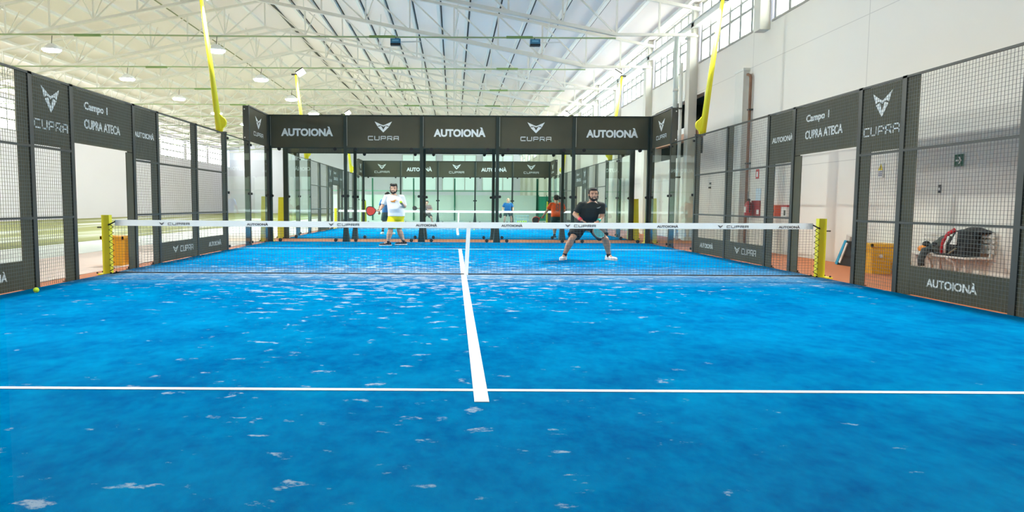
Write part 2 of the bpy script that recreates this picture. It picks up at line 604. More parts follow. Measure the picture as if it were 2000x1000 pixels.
# rusty riser with the extinguisher beside it
rp_ = thing('rusty_riser_pipe', (XR - 0.08, 7.7, 0), 'rusty brown vertical pipe with a bend at the top on the right wall', 'pipe')
MB().tube([(0, 0, 0.05), (0, 0, 4.8), (0, 0.06, 4.88), (0, 0.2, 4.93)], 0.04, 10).build('pipe', mat('rust', (0.25, 0.13, 0.08), 0.8, var=0.5, scale=5), rp_, smooth=True)
for zz in (0.9, 2.4, 3.9):
    MB().box(-0.05, 0.07, -0.06, 0.06, zz, zz + 0.04).build('bracket', M_STEEL, rp_)
dk = thing('wall_duct', (XR - 0.09, 8.25, 0), 'pale boxed duct running up the wall beside the rusty pipe', 'duct')
MB().box(-0.08, 0.09, -0.28, 0.28, 0, 5.05).build('duct', mat('duct_cream', (0.70, 0.69, 0.62), 0.7), dk)
MB().box(-0.1, 0.09, -0.31, 0.31, 5.05, 5.12).build('duct_cap', M_CHORD, dk)

# ---------------------------------------------------------------- roof trusses
TY = [12.0 - 5.35 + 5.35 * i for i in range(0, 12)]
HX = 5.35
M_TRUSS = mat('white_truss', (0.70, 0.68, 0.61), 0.55, var=0.04)


def make_truss():
    t = thing('roof_truss')
    for s in (1, -1):
        def X(xr):  # mirrored about the ridge
            return xr if s > 0 else 2 * RIDGE - xr
        def zb(xr):
            return 7.03 + 0.195 * (HX - xr) if xr < HX else 7.03
        cuts = [XR - 0.15, HX + 1.45, HX] + [HX - 1.85 * q for q in range(1, 8)] + [RIDGE]
        ch = MB()
        ch.bar((X(RIDGE), 0, zb(RIDGE)), (X(HX), 0, zb(HX)), 0.13, 0.11)
        ch.build('bottom_chord', M_TRUSS, t)
        MB().bar((X(HX), 0, zb(HX)), (X(XR - 0.15), 0, 7.03), 0.10, 0.09).build('heel_strut', M_TRUSS, t)
        MB().bar((X(RIDGE), 0, roof_z(RIDGE) - 0.27), (X(XR), 0, roof_z(XR) - 0.27), 0.12, 0.10).build('top_chord', M_TRUSS, t)
        for q, xx in enumerate(cuts[1:-1]):
            MB().bar((X(xx), 0, zb(xx)), (X(xx), 0, roof_z(xx) - 0.27), 0.06).build('upright', M_TRUSS, t)
        for a, b in zip(cuts[2:], cuts[3:]):
            MB().bar((X(a), 0, zb(a)), (X(b), 0, roof_z(b) - 0.27), 0.055).build('diagonal', M_TRUSS, t)
        # splayed braces to the purlins at both sides
        for xx in cuts[3:-1:2]:
            MB().bar((X(xx), 0, zb(xx)), (X(xx) + 0.2 * s, 1.3, roof_z(xx) - 0.2), 0.035).build('knee_brace', M_TRUSS, t)
            MB().bar((X(xx), 0, zb(xx)), (X(xx) + 0.2 * s, -1.3, roof_z(xx) - 0.2), 0.035).build('knee_brace', M_TRUSS, t)
    MB().bar((RIDGE, 0, roof_z(RIDGE) - 0.27), (RIDGE, 0, 9.95), 0.06).build('upright', M_TRUSS, t)
    return t


t0 = make_truss()
for i, y in enumerate(TY):
    t = t0 if i == 0 else copy_tree(t0)
    t.location = (0, y, 0)
    tag(t, 'white lattice roof truss spanning the hall, %s in order of distance from the net' % ORD[i], 'roof truss', 'lattice roof trusses')
for i, y in enumerate(TY[1:11]):
    a = thing('tie_rod', (0, y + 0.08, 6.93), 'thin pale green horizontal tie line under the %s truss' % ORD[i + 1], 'tie rod', 'tie lines under the roof trusses')
    MB().tube([(XL + 0.1, 0, 0), (-12, 0, 0.03), (-8, 0, 0.0), (HX, 0, 0)], 0.028, 6).build('rod', M_TIE, a)
    for xx in (-13.2, -3.1, 1.6):
        MB().bar((xx, 0, 0.01), (xx + 0.9, 0, 0.01), 0.075).build('turnbuckle', mat('green_fitting', (0.20, 0.32, 0.10), 0.6), a)


# ---------------------------------------------------------------- high bay lamps
def make_highbay():
    t = thing('high_bay_lamp')
    MB().rings([(0, 0, 0.02, 0.31, 0.26), (0, 0, 0.05, 0.33, 0.28), (0, 0, 0.13, 0.22, 0.18), (0, 0, 0.22, 0.10, 0.09)], 20).build('lamp_shade', mat('lamp_white', (0.9, 0.9, 0.88), 0.4), t, smooth=True)
    MB().rings([(0, 0, -0.03, 0.26, 0.22), (0, 0, 0.019, 0.305, 0.255)], 20).build('diffuser', M_LAMP, t, smooth=True)
    MB().tube([(0, 0, 0.2), (0.03, 0, 0.50)], 0.012, 6).build('hanger', M_STEEL, t)
    return t


hb = make_highbay()
first = True
for i, y in enumerate(TY[1:10]):
    for j, x in enumerate((-14.0, -8.7)):
        o = hb if first else copy_tree(hb)
        first = False
        o.location = (x + (0.35 if j == 1 else 0.0), y + 0.08, 6.42)
        tag(o, 'round white high bay lamp hanging under the %s truss, %s' % (ORD[i + 1], ['over the turf edge', 'beside the court enclosure', 'deep over the left turf'][j]), 'ceiling lamp', 'high bay lamps over the left side of the hall')

# blue boxes hung from the first tie
for x, wh in ((-2.18, 'left'), (2.56, 'right')):
    o = thing('hanging_projector', (x, 11.9, 6.72), 'small blue and black box hanging under the tie line, the %s one of the pair' % wh, 'projector', 'blue boxes under the roof')
    MB().box(-0.17, 0.17, -0.1, 0.1, -0.06, 0.1).build('housing', mat('blue_housing', (0.03, 0.17, 0.30), 0.4), o)
    MB().box(-0.17, 0.17, -0.12, 0.08, -0.12, -0.062).build('base', M_RUBBER, o)
    MB().box(-0.11, 0.11, -0.104, -0.101, 0.0, 0.06).build('lens', mat('pale_blue_lens', (0.15, 0.4, 0.6), 0.2), o)
    MB().box(-0.02, 0.02, 0.16, 0.20, 0.1, 0.19).build('hook', M_STEEL, o)
    MB().box(-0.02, 0.02, -0.02, 0.20, 0.1, 0.115).build('bracket', M_STEEL, o)
    MB().bar((0.17, 0, 0), (0.85, 0, 0.02), 0.04).build('arm', M_CHORD, o)


# ---------------------------------------------------------------- court surfaces
def court_mat():
    m = bpy.data.materials.new('court_turf')
    m.use_nodes = True
    nt = m.node_tree
    b = nt.nodes['Principled BSDF']
    b.inputs['Roughness'].default_value = 0.9
    b.inputs['Specular IOR Level'].default_value = 0.0
    N = nt.nodes.new
    L = nt.links.new
    tc = N('ShaderNodeTexCoord')

    def noise(sc, vec, det=5, rough=0.6):
        mp = N('ShaderNodeMapping'); mp.inputs['Scale'].default_value = vec
        L(tc.outputs['Object'], mp.inputs[0])
        nz = N('ShaderNodeTexNoise'); nz.inputs['Scale'].default_value = sc; nz.inputs['Detail'].default_value = det
        nz.inputs['Roughness'].default_value = rough
        L(mp.outputs[0], nz.inputs['Vector'])
        return nz.outputs['Fac']

    def math_(op, a, bb=None, clamp=False):
        n = N('ShaderNodeMath'); n.operation = op; n.use_clamp = clamp
        for i, s in enumerate((a, bb)):
            if s is None: continue
            if isinstance(s, (int, float)): n.inputs[i].default_value = s
            else: L(s, n.inputs[i])
        return n.outputs[0]

    def ramp(s, a, bb):
        return math_('DIVIDE', math_('SUBTRACT', s, a), bb - a, True)

    sep = N('ShaderNodeSeparateXYZ'); L(tc.outputs['Object'], sep.inputs[0])
    X_, Y_ = sep.outputs[0], sep.outputs[1]
    ay = math_('ABSOLUTE', Y_)
    # base pile colour with soft wear
    n1 = noise(1.2, (1, 1, 1), 6)
    n2 = noise(9, (1, 0.7, 1), 6, 0.7)
    mixn = math_('ADD', math_('MULTIPLY', n1, 0.55), math_('MULTIPLY', n2, 0.45))
    base = N('ShaderNodeValToRGB')
    base.color_ramp.elements[0].position = 0.36; base.color_ramp.elements[0].color = (0.0, 0.100, 0.295, 1)
    base.color_ramp.elements[1].position = 0.66; base.color_ramp.elements[1].color = (0.0, 0.225, 0.47, 1)
    L(mixn, base.inputs[0])
    # sand: streaky patches, densest close to the net and the middle
    n3 = noise(4.6, (0.8, 1.25, 1), 7, 0.68)
    n4 = noise(0.55, (1, 1, 1), 3)
    near = ramp(ay, 5.2, 0.0)
    mid = ramp(math_('ABSOLUTE', math_('SUBTRACT', X_, -0.9)), 4.5, 0.8)
    dens = math_('ADD', math_('MULTIPLY', near, 0.13), math_('MULTIPLY', mid, 0.075))
    dens = math_('ADD', dens, math_('MULTIPLY', n4, 0.09))
    thr = math_('SUBTRACT', 0.735, dens)
    sand = ramp(math_('SUBTRACT', n3, thr), 0.0, 0.05)
    # a haze of fine sand at the foot of the net
    nb = ramp(ay, 1.6, 0.0)
    fine = noise(22, (1, 1, 1), 5, 0.7)
    haze = math_('MULTIPLY', math_('MULTIPLY', nb, ramp(fine, 0.38, 0.7)), 0.55)
    strip = math_('MULTIPLY', ramp(ay, 0.38, 0.05), ramp(noise(5, (1, 2, 1), 6, 0.7), 0.40, 0.6))
    sand = math_('MAXIMUM', math_('MULTIPLY', sand, 0.65), math_('MAXIMUM', haze, math_('MULTIPLY', strip, 0.75)))
    mx = N('ShaderNodeMix'); mx.data_type = 'RGBA'
    L(sand, mx.inputs[0]); L(base.outputs[0], mx.inputs[6]); mx.inputs[7].default_value = (0.46, 0.53, 0.62, 1)
    L(mx.outputs[2], b.inputs['Base Color'])
    bp = N('ShaderNodeBump'); bp.inputs['Strength'].default_value = 0.25; bp.inputs['Distance'].default_value = 0.01
    L(noise(120, (1, 1, 1), 2), bp.inputs['Height']); L(bp.outputs[0], b.inputs['Normal'])
    return m


M_COURT = court_mat()
for cy, far in ((C1, False), (C2, True)):
    s = MB().box(-HW, HW, -10, 10, 0.0, 0.02).build('court_surface', M_COURT)
    s.location = (0, cy, 0)
    s['kind'] = 'structure'
    sv = (-7.15, 6.68) if not far else (-6.95, 6.95)
    for yy in sv:
        MB().box(-HW + 0.02, HW - 0.02, yy - 0.025, yy + 0.025, 0.02, 0.024).build('service_line', M_LINE, s)
    MB().box(-0.045, 0.045, sv[0] - 0.26, sv[1] + 0.05, 0.02, 0.0245).build('centre_line', M_LINE, s)


# ---------------------------------------------------------------- fences
def wire_panel(mb, axis, c, a0, a1, z0, z1, pitch=0.05, w=0.0035):
    """welded mesh in a vertical plane; axis 'y' means the panel runs along Y at x=c"""
    def add(p0, p1, q0, q1):
        if axis == 'y': mb.box(c - w / 2, c + w / 2, p0, p1, q0, q1)
        else: mb.box(p0, p1, c - w / 2, c + w / 2, q0, q1)
    n = max(1, round(abs(a1 - a0) / pitch))
    for i in range(1, n):
        a = a0 + (a1 - a0) * i / n
        add(a - w / 2, a + w / 2, z0, z1)
    n = max(1, round((z1 - z0) / pitch))
    for i in range(1, n):
        z = z0 + (z1 - z0) * i / n
        lo, hi = min(a0, a1), max(a0, a1)
        add(lo, hi, z - w / 2, z + w / 2)
    return mb


def side_fence(s, cy, label, lettering=True, ymin=-10):
    """s=+1 right, -1 left; runs along Y at x=s*HW. Text faces the court."""
    t = thing('side_fence', (s * HW, cy, 0), label, 'court fence')
    u = (0, -1, 0) if s > 0 else (0, 1, 0)
    v = (0, 0, 1)
    n = (-s, 0, 0)
    out = s  # outward sign

    def text_at(kind, yc, zc, W, H, parent, xx, m=M_LETTER):
        cpt = (xx, yc, zc)
        if kind == 'C': return wordmark(W, H, cpt, u, v, n, m, parent)
        if kind == 'E': return emblem(W, H, cpt, u, v, n, m, parent)
        return text_obj(kind, W, H, cpt, u, v, n, m, parent)

    # posts: y, height, band side width (towards -Y)
    posts = [(9.95, 4.0), (8, 4.0), (6, 3.02), (4, 3.02), (2, 3.02), (1, 3.02), (-1, 3.02), (-2, 3.02), (-4, 3.02), (-6, 3.02), (-8, 4.0), (-9.95, 4.0)]
    for y, h in posts:
        if y < ymin: continue
        p = MB().box(0.0, (0.15 if abs(y) == 8 else 0.12) * out, y - 0.045, y + 0.045, 0.0, h).build('post', M_STEEL, t)
        if abs(y) <= 6:
            sg = -1 if y > -6 or True else 1
            MB().box(0.02 * out, 0.032 * out, y - 0.045, y - 0.045 - 0.24, 0.02, h - (0.9 if -1 <= y <= 2 else 0.0)).build('shade_band', M_DARK, p)
        elif abs(y) == 8:
            MB().box(0.0 * out, 0.17 * out, y - 0.052, y - 0.045, 3.0, 4.0).build('end_plate', M_STEEL, p)
            for zz in (3.1, 3.9):
                MB().tube([(0.12 * out, y - 0.06, zz), (0.12 * out, y - 0.05, zz)], 0.018, 8).build('bolt', M_WHITE, p)
        # floor fixing plate
        fp = MB().box(0.0, 0.16 * out, y - 0.13, y + 0.13, 0.0, 0.012)
        fp.build('foot_plate', M_STEEL, p)
        for dy in (-0.1, 0.1):
            MB().tube([(0.12 * out, y + dy, 0.012), (0.12 * out, y + dy, 0.045)], 0.022, 8).build('bolt', M_RUBBER, p)
    # glass: two panes at each end
    for a, b in ((6, 8), (8, 10), (-8, -6), (-10, -8)):
        if a < ymin: continue
        g = MB().box(0.004 * out, 0.016 * out, a + 0.05, b - 0.05, 0.03, 2.98).build('glass_pane', GLASS, t)
        for yy in (a + 0.14, b - 0.14):
            for zz in (0.1, 1.5, 2.9):
                MB().tube([(-0.012 * out, yy, zz), (0.03 * out, yy, zz)], 0.035, 10).build('glass_clamp', M_RUBBER, g)
    # upper banner over the end panes
    for a, b in ((8, 10), (-10, -8)):
        if a < ymin: continue
        bn = MB().box(0.03 * out, 0.036 * out, a + 0.05, b - 0.05, 3.0, 4.0).build('banner', M_DARK, t)
        MB().box(0.0, 0.03 * out, a, b, 3.98, 4.02).build('rail', M_STEEL, t)
        if lettering and a > 0:
            yc = (a + b) / 2
            text_at('E', yc, 3.62, 0.62, 0.36, bn, 0.03 * out)
            text_at('C', yc, 3.28, 0.95, 0.10, bn, 0.03 * out)
    # glass-zone top edge rail
    for a, b in ((6, 8), (-8, -6)):
        if a < ymin: continue
        MB().box(0.0, 0.02 * out, a, b, 2.98, 3.0).build('rail', M_BLACKG, t)
    # welded mesh panels
    mx = 0.01 * out
    spans = [(2, 4, 0.0, 3.0), (4, 6, 0.0, 3.0), (1, 2, 0.0, 3.0), (-1, 1, 2.14, 3.0), (-2, -1, 0.0, 3.0), (-4, -2, 0.0, 3.0), (-6, -4, 0, 3.0)]
    for a, b, z0, z1 in spans:
        if a < ymin: continue
        wire_panel(MB(), 'y', mx, a + 0.045, b - 0.045, z0 + 0.03, z1 - 0.02).build('mesh_panel', M_WIRE, t)
        for zz in ((1.0, 2.0) if z0 == 0 else ()):
            MB().box(0.0, 0.03 * out, a + 0.045, b - 0.045, zz - 0.015, zz + 0.015).build('rail', M_STEEL, t)
        MB().box(0.0, 0.03 * out, a, b, 2.985, 3.015).build('rail', M_STEEL, t)
    # top banners either side of and over the opening
    bx = 0.022 * out
    bx2 = 0.028 * out
    def ban(a, b, z0, z1):
        return MB().box(bx, bx2, a, b, z0, z1).build('banner', M_DARK, t)
    b1 = ban(1.045, 1.955, 2.03, 2.98)
    b2 = ban(-0.955, 0.955, 2.14, 2.98)
    b3 = ban(-1.955, -1.045, 2.03, 2.98)
    b4 = ban(-3.95, -2.05, 0.03, 0.42)
    b5 = ban(1.75, 3.955, 0.03, 0.42)
    b6 = ban(4.045, 5.955, 0.03, 0.42)
    if lettering:
        text_at('AUTOIONÀ', 1.46, 2.50, 0.80, 0.13, b1, bx)
        sh = 0.08 * (1 if s > 0 else -1)
        text_at('Campo 1', 0.25 * s, 2.74, 0.72, 0.16, b2, bx)
        text_at('CUPRA ATECA', 0.05 * s, 2.47, 1.15, 0.15, b2, bx)
        text_at('E', -1.5, 2.70, 0.44, 0.36, b3, bx)
        text_at('C', -1.5, 2.33, 0.80, 0.11, b3, bx)
        text_at('AUTOIONÀ', -3.05, 0.24, 0.86, 0.14, b4, bx)
        if s > 0:
            text_at('E', 3.30, 0.25, 0.28, 0.15, b5, bx)
            text_at('C', 2.72, 0.24, 0.68, 0.11, b5, bx)
            text_at('AUTOIONÀ', 5.1, 0.25, 0.85, 0.14, b6, bx)
        else:
            text_at('E', 2.75, 0.25, 0.28, 0.15, b5, bx)
            text_at('C', 3.35, 0.24, 0.68, 0.11, b5, bx)
            text_at('AUTOIONÀ', 5.1, 0.25, 0.85, 0.14, b6, bx)
    return t


def end_fence(cy, face, label, first_kind='A', lettering=True, feet=True):
    """glass wall across the court at Y=cy; face=-1: inner side looks to -Y"""
    t = thing('glass_back_wall', (0, cy, 0), label, 'glass court wall')
    u = (-face, 0, 0)
    n = (0, face, 0)
    out = -face
    xs = [-HW + i * 2 * HW / 5 for i in range(6)]
    for i, x in enumerate(xs):
        pw = 0.075 if i in (0, 5) else 0.05
        p = MB().box(x - pw, x + pw, 0.0, 0.10 * out, 0.0, 4.02).build('post', M_BLACKG, t)
        if feet and 0 < i < 5:
            MB().quad8([(x - 0.11, 0.02 * out, 0), (x + 0.11, 0.02 * out, 0), (x + 0.11, 0.28 * out, 0), (x - 0.11, 0.28 * out, 0),
                        (x - 0.052, 0.0, 0.62), (x + 0.052, 0.0, 0.62), (x + 0.052, 0.11 * out, 0.62), (x - 0.052, 0.11 * out, 0.62)]).build('foot_brace', M_BLACKG, p, fix=True)
        MB().box(x + 0.052, x + 0.066, -0.004 * out, 0.0, 3.05, 3.97).build('trim_strip', mat('silver_strip', (0.42, 0.42, 0.36), 0.35, 0.6), p)
    for i in range(5):
        a, b = xs[i] + 0.05, xs[i + 1] - 0.05
        g = MB().box(a, b, 0.012 * out, 0.024 * out, 0.03, 2.97).build('glass_pane', GLASS, t)
        for x in (a + 0.27, b - 0.27):
            for zz in (0.07, 2.95):
                MB().tube([(x, -0.012 * out, zz), (x, 0.05 * out, zz)], 0.055, 12).build('glass_clamp', M_RUBBER, g)
        for x in (a + 0.03, b - 0.03):
            MB().tube([(x, -0.02 * out, 1.47), (x, 0.05 * out, 1.47)], 0.045, 12).build('glass_clamp', M_RUBBER, g)
        bn = MB().box(a, b, 0.03 * out, 0.04 * out, 3.0, 4.0).build('banner', M_DARK if lettering else mat('lit_banner_back', (0.11, 0.11, 0.085), 0.8, var=0.2, scale=1), t)  # unlettered banners: light on their backs painted in as a paler colour
        wire_panel(MB(), 'x', 0.055 * out, a, b, 3.0, 4.0, 0.1).build('mesh_panel', M_WIRE, t)
        MB().box(a, b, 0.0, 0.05 * out, 3.99, 4.02).build('rail', M_BLACKG, t)
        MB().box(a, b, 0.03 * out, 0.06 * out, 2.97, 3.0).build('rail', M_BLACKG, t)
        if lettering:
            xc = (a + b) / 2
            yy = 0.03 * out
            kind = 'A' if (i % 2 == 0) == (first_kind == 'A') else 'C'
            if kind == 'A':
                text_obj('AUTOIONÀ', 1.64, 0.30, (xc, yy, 3.50), u, (0, 0, 1), n, M_LETTER, bn, bold=0.045)
            else:
                emblem(0.55, 0.34, (xc, yy, 3.65), u, (0, 0, 1), n, M_LETTER, bn)
                wordmark(0.95, 0.11, (xc, yy, 3.30), u, (0, 0, 1), n, M_LETTER, bn)
    return t


end_fence(C1 + 10, -1, 'glass wall with dark lettered banners behind the two nearest players', 'A')
side_fence(1, C1, 'mesh and glass side fence on the right of the near court, by the bench')
side_fence(-1, C1, 'mesh and glass side fence on the left of the near court, by the turf field')
end_fence(C2 - 10, 1, 'plain-backed near glass wall of the second court, just behind the first court wall', lettering=False)
end_fence(C2 + 10, -1, 'farthest glass wall with small lettered banners at the back of the second court', 'C')
side_fence(1, C2, 'right side fence of the second court, seen through glass beside the wall columns')
side_fence(-1, C2, 'left side fence of the second court, seen through glass')

# the glass wall the photograph looks through (its middle pane fills the view)
gw = thing('glass_back_wall', (0, -10, 0), 'clear glass wall of the near court that the view looks through', 'glass court wall')
xs = [-HW + i * 2 * HW / 5 for i in range(6)]
for i, x in enumerate(xs):
    MB().box(x - 0.05, x + 0.05, -0.10, 0, 0, 4.02).build('post', M_BLACKG, gw)
for i in range(5):
    MB().box(xs[i] + 0.05, xs[i + 1] - 0.05, -0.024, -0.012, 0.03, 2.97).build('glass_pane', GLASS, gw)
    MB().box(xs[i] + 0.05, xs[i + 1] - 0.05, -0.04, -0.03, 3.0, 4.0).build('banner', M_DARK, gw)

# yellow corner pads behind the corner posts
for (x, y, lb) in ((-6.21, 10.3, 'yellow tapered pad at the back left corner post of the near court'),
                   (6.20, 10.32, 'yellow tapered pad at the back right corner post of the near court'),
                   (-6.24, 12.5, 'yellow tapered pad at the near left corner post of the second court'),
                   (6.22, 12.5, 'yellow tapered pad at the near right corner post of the second court'),
                   (-HW - 0.02, 32.5, 'yellow tapered pad at the far left corner of the second court'),
                   (HW + 0.02, 32.5, 'yellow tapered pad at the far right corner of the second court')):
    t = thing('corner_pad', (x, y, 0), lb, 'post pad', 'yellow corner pads')
    MB().taper(0, 0, 0.02, 1.45, 0.185, 0.12, 0.14, 0.10).build('pad', M_YELLOW, t)
    MB().box(-0.23, 0.23, -0.14, 0.14, 0, 0.02).build('base_plate', M_YELLOW, t)
    for dx in (-0.19, 0.19):
        MB().tube([(dx, -0.13, 0.02), (dx, -0.13, 0.05)], 0.02, 8).build('bolt', M_RUBBER, t)


# ---------------------------------------------------------------- yellow floodlight masts
def make_mast(s, cy, y, label, lit=True):
    x = s * (HW + 0.15)
    t = thing('floodlight_mast', (x, cy + y, 0), label, 'floodlight mast', 'yellow floodlight masts')
    yd = 1 if y > 0 else -1
    fl = -1 if y < 0 and cy > 1 else 1
    yd = 1 if cy > 1 else yd
    fl = 1
    o = s
    MB().box(-0.16, 0.08, -0.05, 0.05, 3.016, 3.05).xf(Matrix.Scale(o, 4, (1, 0, 0))).build('mount_plate', M_STEEL, t, fix=True)
    # hinge plate: half disc
    pts = [(-0.13 * o, -0.06), (0.02 * o, -0.06)]
    hp = [(0.13 * math.cos(R(a)) * -1, 0.12 + 0.13 * math.sin(R(a))) for a in range(-100, 110, 15)]
    plate = MB()
    plate.prism([(0.10, -0.10), (0.10, 0.05), (0.05, 0.34), (-0.02, 0.34)] + [(-0.02 - 0.15 * math.sin(R(a)), 0.13 + 0.15 * math.cos(R(a))) for a in range(20, 165, 15)] + [(-0.06, -0.10)],
                (0, -0.03, 3.15), (o, 0, 0), (0, 0, 1), (0, 0.06, 0))
    plate.build('hinge_plate', M_YELLOW, t, fix=True)
    MB().tube([(0.05 * o, -0.04, 3.12), (0.05 * o, 0.07, 3.12)], 0.03, 10).build('hinge_bolt', M_STEEL, t)
    m = MB()
    m.tube([(0.02 * o, 0, 3.1), (0.19 * o, 0, 4.6), (0.42 * o, 0, 6.42)], [0.085, 0.065, 0.042], 12)
    m.build('upper_mast', M_YELLOW, t, smooth=True)
    a = MB().box(-0.16, 0.16, -0.03, 0.03, 6.40, 6.46)
    a.xf(Matrix.Translation((0.42 * o, 0, 0)))
    a.build('crossarm', M_STEEL, t)
    head = MB().box(-0.17, 0.17, -0.13, 0.13, -0.04, 0.04)
    rot = Matrix.Translation((0.20 * o, -0.06 * yd, 6.52)) @ Matrix.Rotation(R(32) * o, 4, 'Y') @ Matrix.Rotation(R(-38) * yd * fl, 4, 'X')
    h = head.xf(rot).build('floodlight_head', M_STEEL, t)
    MB().box(-0.15, 0.15, -0.115, 0.115, -0.075, -0.041).xf(rot).build('lens', M_FLOODGLOW, h)
    # the head's own light
    ld = bpy.data.lights.new('floodlight', 'AREA')
    ld.energy = FLOOD_W
    ld.size = 0.32
    ld.size_y = 0.24
    ld.shape = 'RECTANGLE'
    ld.color = (1.0, 0.98, 0.95)
    lo = bpy.data.objects.new('floodlight', ld)
    COL.objects.link(lo)
    lo.parent = t
    pos = Vector((0.18 * o, 0, 6.42))
    aim = Vector((-s * HW * 0.80, -y * 0.45, 0))
    ld.spread = R(125)
    if cy < 1 and y < 0:
        ld.energy = FLOOD_W * 0.6
    lo.location = pos
    lo.rotation_euler = (aim - pos).to_track_quat('-Z', 'Y').to_euler()
    return t


for s, sd in ((-1, 'left'), (1, 'right')):
    make_mast(s, C1, 6, 'yellow leaning floodlight mast on the %s fence of the near court, cut off above' % sd)
    make_mast(s, C2, -6, 'yellow floodlight mast rising behind the %s part of the back banners' % sd)
    make_mast(s, C2, 6, 'farthest yellow floodlight mast on the %s side of the second court' % sd)
    make_mast(s, C1, -6, 'yellow floodlight mast on the %s side near the viewpoint' % sd)


# ---------------------------------------------------------------- nets
def make_net(cy, label, detail=True):
    t = thing('padel_net', (0, cy, 0), label, 'net')
    m = MB()
    wire = 0.0028
    pitch = 0.054
    W = HW - 0.10
    n = int(2 * W / pitch)
    for i in range(n + 1):
        x = -W + 2 * W * i / n
        m.box(x - wire / 2, x + wire / 2, -wire / 2, wire / 2, 0.03, 0.83)
    for i in range(18):
        z = 0.03 + 0.045 * i
        m.box(-W, W, -wire / 2, wire / 2, z - wire / 2, z + wire / 2)
    m.build('net_mesh', M_NET, t)
    MB().tube([(-W, 0, 0.035), (W, 0, 0.035)], 0.010, 6).build('bottom_cord', M_RUBBER, t)
    tp = MB()
    nseg = 60
    for i in range(nseg):
        xa = -W + 2 * W * i / nseg; xb = -W + 2 * W * (i + 1) / nseg
        def zz(x): return 0.93 - 0.012 * (1 - (x / W) ** 2)
        tp.quad8([(xa, -0.012, zz(xa) - 0.10), (xb, -0.012, zz(xb) - 0.10), (xb, 0.012, zz(xb) - 0.10), (xa, 0.012, zz(xa) - 0.10),
                  (xa, -0.008, zz(xa)), (xb, -0.008, zz(xb)), (xb, 0.008, zz(xb)), (xa, 0.008, zz(xa))])
    tape = tp.build('net_tape', M_TAPE, t)
    if detail:
        for u_, kind in ((342, 'C'), (500, 'A'), (675, 'C'), (832, 'A'), (1000, 'A'), (1140, 'C'), (1306, 'A'), (1440, 'C'), (1545, 'A')):
            x = (u_ - 906) / 115.8
            if kind == 'A':
                text_obj('AUTOIONÀ', 0.36, 0.05, (x, -0.0135, 0.868), (1, 0, 0), (0, 0, 1), (0, -1, 0), M_INK, tape, thick=0.002)
            else:
                emblem(0.085, 0.05, (x - 0.26, -0.0135, 0.868), (1, 0, 0), (0, 0, 1), (0, -1, 0), M_INK, tape)
                wordmark(0.36, 0.034, (x + 0.03, -0.0135, 0.866), (1, 0, 0), (0, 0, 1), (0, -1, 0), M_INK, tape)
    MB().quad8([(0.005, -0.02, 0.021), (0.075, -0.02, 0.021), (0.075, -0.016, 0.021), (0.005, -0.016, 0.021),
                (0.05, -0.02, 0.90), (0.115, -0.02, 0.90), (0.115, -0.016, 0.90), (0.05, -0.016, 0.90)]).build('centre_strap', M_TAPE, t)
    for s in (-1, 1):
        px = s * (HW + 0.04)
        p = MB().box(px - 0.065, px + 0.065, -0.05, 0.05, 0.012, 1.01).build('post', M_YELLOW, t)
        MB().box(px - 0.12, px + 0.17, -0.12, 0.12, 0.0, 0.02).build('base_plate', M_YELLOW, p)
        for dx in (-0.09, 0.14):
            for dy in (-0.09, 0.09):
                MB().tube([(px + dx * s, dy, 0.02), (px + dx * s, dy, 0.045)], 0.015, 8).build('bolt', M_RUBBER, p)
        # lacing zigzag between net edge and post
        z = []
        for i in range(17):
            z.append((s * (HW - 0.10) if i % 2 else px - s * 0.06, -0.056, 0.06 + i * 0.05))
        MB().tube(z, 0.008, 6).build('lacing', M_RUBBER, t)
        MB().tube([(s * (HW - 0.12), -0.03, 0.90), (px - s * 0.05, -0.056, 0.84)], 0.012, 6).build('cable', M_RUBBER, t)
        MB().tube([(px + s * 0.065, 0, 0.80), (px + s * 0.16, 0, 0.80)], 0.012, 8).build('winch_handle', M_STEEL, p)
    return t


make_net(C1, 'long white-taped net with yellow posts across the near court')
make_net(C2, 'distant white-taped net across the second court behind glass', False)


# ---------------------------------------------------------------- far green fence
gf = thing('windbreak_fence', (0, 38.6, 0), 'green steel fence with pale windbreak sheet behind the second court', 'fence')
M_GREEN = mat('green_steel', (0.01, 0.16, 0.09), 0.5)
for x in [-9.25 + 3.05 * i for i in range(6)] + [6.05, 8.0]:
    MB().box(x - 0.05, x + 0.05, -0.05, 0.05, 0, 3.15 if x < 7 else 2.4).build('post', M_GREEN, gf)
MB().box(-9.25, 8.0, -0.02, 0.02, 2.18, 2.26).build('rail', mat('pale_green_rail', (0.25, 0.50, 0.38), 0.6), gf)
MB().box(-9.25, 6.0, 0.03, 0.045, 0.0, 1.92).build('windbreak_sheet', mat('windbreak', (0.72, 0.82, 0.78), 0.9, var=0.05), gf)
gt = thing('green_gate', (6.95, 38.4, 0), 'green sheeted gate at the right end of the far fence', 'gate')
MB().box(-0.85, 0.9, -0.01, 0.01, 0.05, 1.85).build('gate_panel', mat('gate_green', (0.02, 0.32, 0.20), 0.7, var=0.3, scale=1.5), gt)
for x in (-0.85, -0.25, 0.35, 0.9):
    MB().box(x - 0.03, x + 0.03, -0.04, 0.0, 0.0, 1.95).build('gate_bar', M_GREEN, gt)


# ---------------------------------------------------------------- things along the right wall
def wall_sign(name, y, z, w_, h_, m, label, cat):
    t = thing(name, (XR - 0.012, y, z), label, cat)
    MB().box(-0.004, 0.010, -w_ / 2, w_ / 2, -h_ / 2, h_ / 2).build('panel', m, t)
    return t


